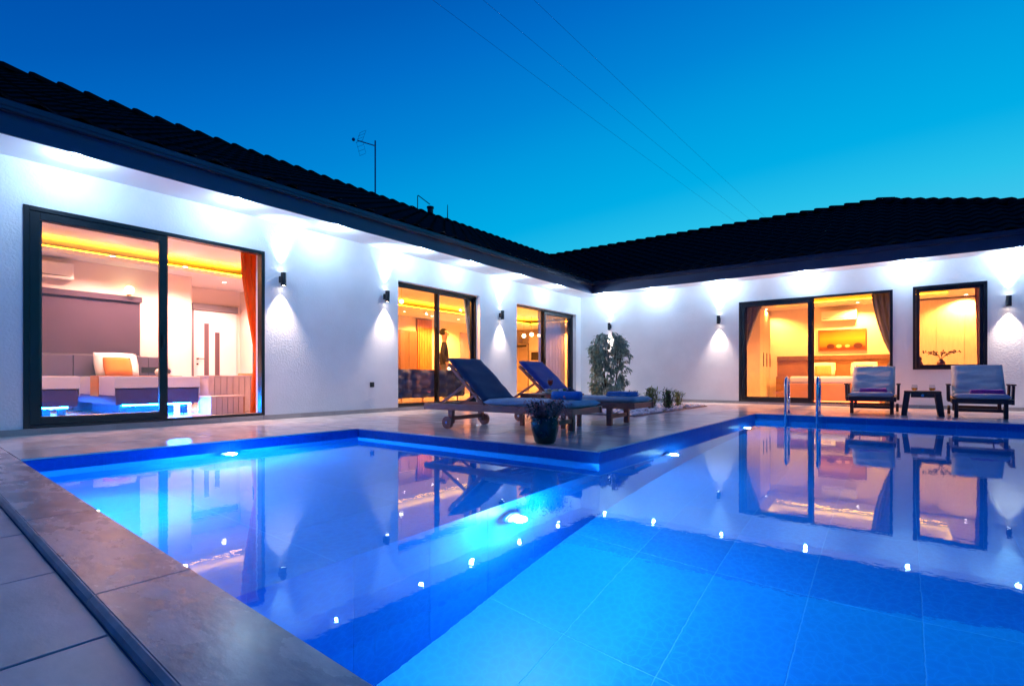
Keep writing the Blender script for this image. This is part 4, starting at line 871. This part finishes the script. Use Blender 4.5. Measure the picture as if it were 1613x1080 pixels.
obj('glass',lathe(bmesh.new(),[(0,0),(.034,.0),(.034,.003),(.005,.008),(.005,.085),(.03,.11),(.040,.15),(.034,.21),(.032,.21),(.038,.15),(.028,.113),(0,.09)],18,P_),'glass_thin',t,smooth=True); obj('wine',lathe(bmesh.new(),[(0,.093),(.027,.113),(.037,.15),(.036,.17),(0,.17)],18,P_),'wine',t,smooth=True)
# pool ladder
t=thing('pool_ladder','polished steel pool ladder with two arched handrails','ladder',(-1.33,9.9,0))
for x in(-1.56,-1.10):
    pts=[(x,10.02,.0),(x,10.02,.50)]+[(x,9.86+.16*math.cos(a),.50+.13*math.sin(a)) for a in [PI*k/10 for k in range(11)]]+[(x,9.70,.3),(x,9.70,-1.1)]
    h=obj('handrail',tube(bmesh.new(),pts,.021,12),'chrome',t,smooth=True); obj('flange',cyl(bmesh.new(),(x,10.02,.001),(x,10.02,.014),.05,seg=18),'chrome',h)
for z in(-.35,-.62,-.89): obj('tread',B(-1.54,-1.12,9.665,9.735,z-.012,z+.012,bev=.004),'chrome',t)
# ================================================================ planting
tag(obj('planting_bed',B(BX0+.02,BX1-.02,BY0+.02,BY1-.02,-.05,-.005),'soil'),kind='structure')
t=thing('bed_edging','narrow dark metal edging round the pebble bed','edging',(BX1,BY0,0))
for q in((BX0,BX1,BY0,BY0+.02),(BX0,BX1,BY1-.02,BY1),(BX0,BX0+.02,BY0+.021,BY1-.021),(BX1-.02,BX1,BY0+.021,BY1-.021)): obj('strip',B(*q,-.03,.022),'grey_trim',t)
random.seed(5); bm=bmesh.new()
for k in range(900):
    r=random.uniform(.025,.06); M=Matrix.Translation((random.uniform(BX0+.07,BX1-.07),random.uniform(BY0+.07,BY1-.07),r*.35))@Matrix.Rotation(random.uniform(0,6),4,'Z')@Matrix.Diagonal((r*random.uniform(.9,1.5),r,r*random.uniform(.5,.75),1))
    bmesh.ops.create_icosphere(bm,subdivisions=1,radius=1,matrix=M)
tag(obj('pebbles',bm,'pebble',smooth=True),'white rounded pebbles covering the planting bed','pebbles',kind='stuff')
def leafmesh(bm,c,d,up,L,W):
    d=d.normalized(); s=d.cross(up); s=s.normalized() if s.length>1e-3 else Vector((1,0,0)); n=s.cross(d)
    a=bm.verts.new(c); m1=c+d*L*.45; l=bm.verts.new(m1+s*W+n*W*.25); r=bm.verts.new(m1-s*W+n*W*.25); tip=bm.verts.new(c+d*L-n*L*.12); mid=bm.verts.new(m1)
    bm.faces.new((a,l,mid)); bm.faces.new((a,mid,r)); bm.faces.new((l,tip,mid)); bm.faces.new((mid,tip,r))
def rv(): 
    return Vector((random.gauss(0,1),random.gauss(0,1),random.gauss(0,1))).normalized()
def shrub(loc,h,rad,nst,nleaf,L,m,label,name='ficus_shrub',droop=.7,cat='shrub'):
    t=thing(name,label,cat,loc); B0=Vector(loc); stems=[]; bm=bmesh.new()
    for k in range(nst):
        a=random.uniform(0,2*PI); r=rad*random.uniform(.15,.85); top=B0+Vector((math.cos(a)*r,math.sin(a)*r,h*random.uniform(.80,.97)))
        mid=B0.lerp(top,.5)+Vector((math.cos(a)*r*.25,math.sin(a)*r*.25,0)); base=B0+Vector((math.cos(a)*.04,math.sin(a)*.04,-.01))
        p=[base,base.lerp(mid,.5),mid,mid.lerp(top,.5)+rv()*.03,top]; stems.append(p); tube(bm,p,.008+.006*(h>1),6)
    obj('stem',bm,'bark',t); bm=bmesh.new()
    for k in range(nleaf):
        p=random.choice(stems); s=random.uniform(.12,1)*(len(p)-1); i=min(int(s),len(p)-2); c=p[i].lerp(p[i+1],s-i)
        off=rv(); off.z*=.6; q=c+off*rad*random.uniform(.05,.42); d=(off+Vector((0,0,-droop))+rv()*.5)
        leafmesh(bm,q,d,Vector((0,0,1))+rv()*.4,L*random.uniform(.7,1.25),L*.21)
    o=obj('foliage',bm,m,t)
random.seed(21)
t=thing('ficus_shrub','tall leafy ficus shrub in front of the white inner corner','shrub',(-5.2,10.5,0)); bm=bmesh.new()
for k in range(7):
    a=2*PI*k/7; tube(bm,[(-5.2+.03*math.cos(a),10.5+.03*math.sin(a),-.01),(-5.2+.16*math.cos(a),10.5+.16*math.sin(a),.55),(-5.2+.26*math.cos(a+.3),10.5+.26*math.sin(a+.3),1.1),(-5.2+.22*math.cos(a+.5),10.5+.22*math.sin(a+.5),1.5)],.011,6)
obj('stem',bm,'bark',t); bm=bmesh.new(); clumps=[]
for k in range(235):
    z=random.uniform(.16,1.58); pr=min(1,.70+.5*z)*(1 if z<1.3 else max(.45,1-(z-1.3)*1.5)); r=.43*pr*random.uniform(.25,1)**.5; a=random.uniform(0,2*PI); clumps.append(Vector((-5.2+r*math.cos(a),10.5+r*math.sin(a),z)))
for c in clumps:
    out_=Vector((c.x+5.2,c.y-10.5,0)); out_=out_.normalized() if out_.length>.01 else Vector((1,0,0))
    for q in range(random.randint(14,24)):
        p=c+rv()*.085*random.uniform(.2,1); leafmesh(bm,p,out_*.7+Vector((0,0,-.75))+rv()*.75,Vector((0,0,1))+rv()*.4,.10*random.uniform(.7,1.2),.023)
obj('foliage',bm,'leaf_ficus',t)
shrub((-3.92,9.7,0),.42,.20,10,520,.06,'leaf_young','yellowish young shrub in the middle of the pebble bed','small_shrub',-.6)
shrub((-3.66,9.95,0),.40,.17,9,420,.06,'leaf_green','dark green upright seedling right of the yellowish shrub','small_shrub',-.8)
shrub((-3.78,10.9,0),.33,.12,7,300,.055,'leaf_young','small yellow tipped shrub farthest right in the pebble bed','small_shrub',-.8)
shrub((-4.3,9.6,0),.34,.17,8,380,.06,'leaf_green','small green shrub just right of the ficus','small_shrub',-.5)
shrub((-4.05,8.9,0),.28,.18,8,360,.06,'leaf_green','low green plant beneath the foot of the farther lounger','small_shrub',-.5)
shrub((-5.75,9.6,0),.36,.17,8,380,.06,'leaf_young','small yellow green shrub left of the ficus','small_shrub',-.5)
t=thing('plant_pot','dark teal glazed pot standing at the terrace corner','pot',(-2.71,4.12,0)); obj('body',lathe(bmesh.new(),[(0,.001),(.085,.001),(.10,.02),(.128,.13),(.134,.20),(.128,.235),(.136,.25),(.128,.258),(.116,.25),(.116,.21),(0,.205)],32,(-2.71,4.12,0)),'pot_glaze',t,smooth=True)
obj('soil',cyl(bmesh.new(),(-2.71,4.12,.206),(-2.71,4.12,.215),.114,seg=20),'soil',t)
random.seed(9); shrub((-2.71,4.12,.215),.19,.25,30,1500,.036,'leaf_red','reddish trailing succulent growing in the teal pot','potted_plant',.3,'plant')
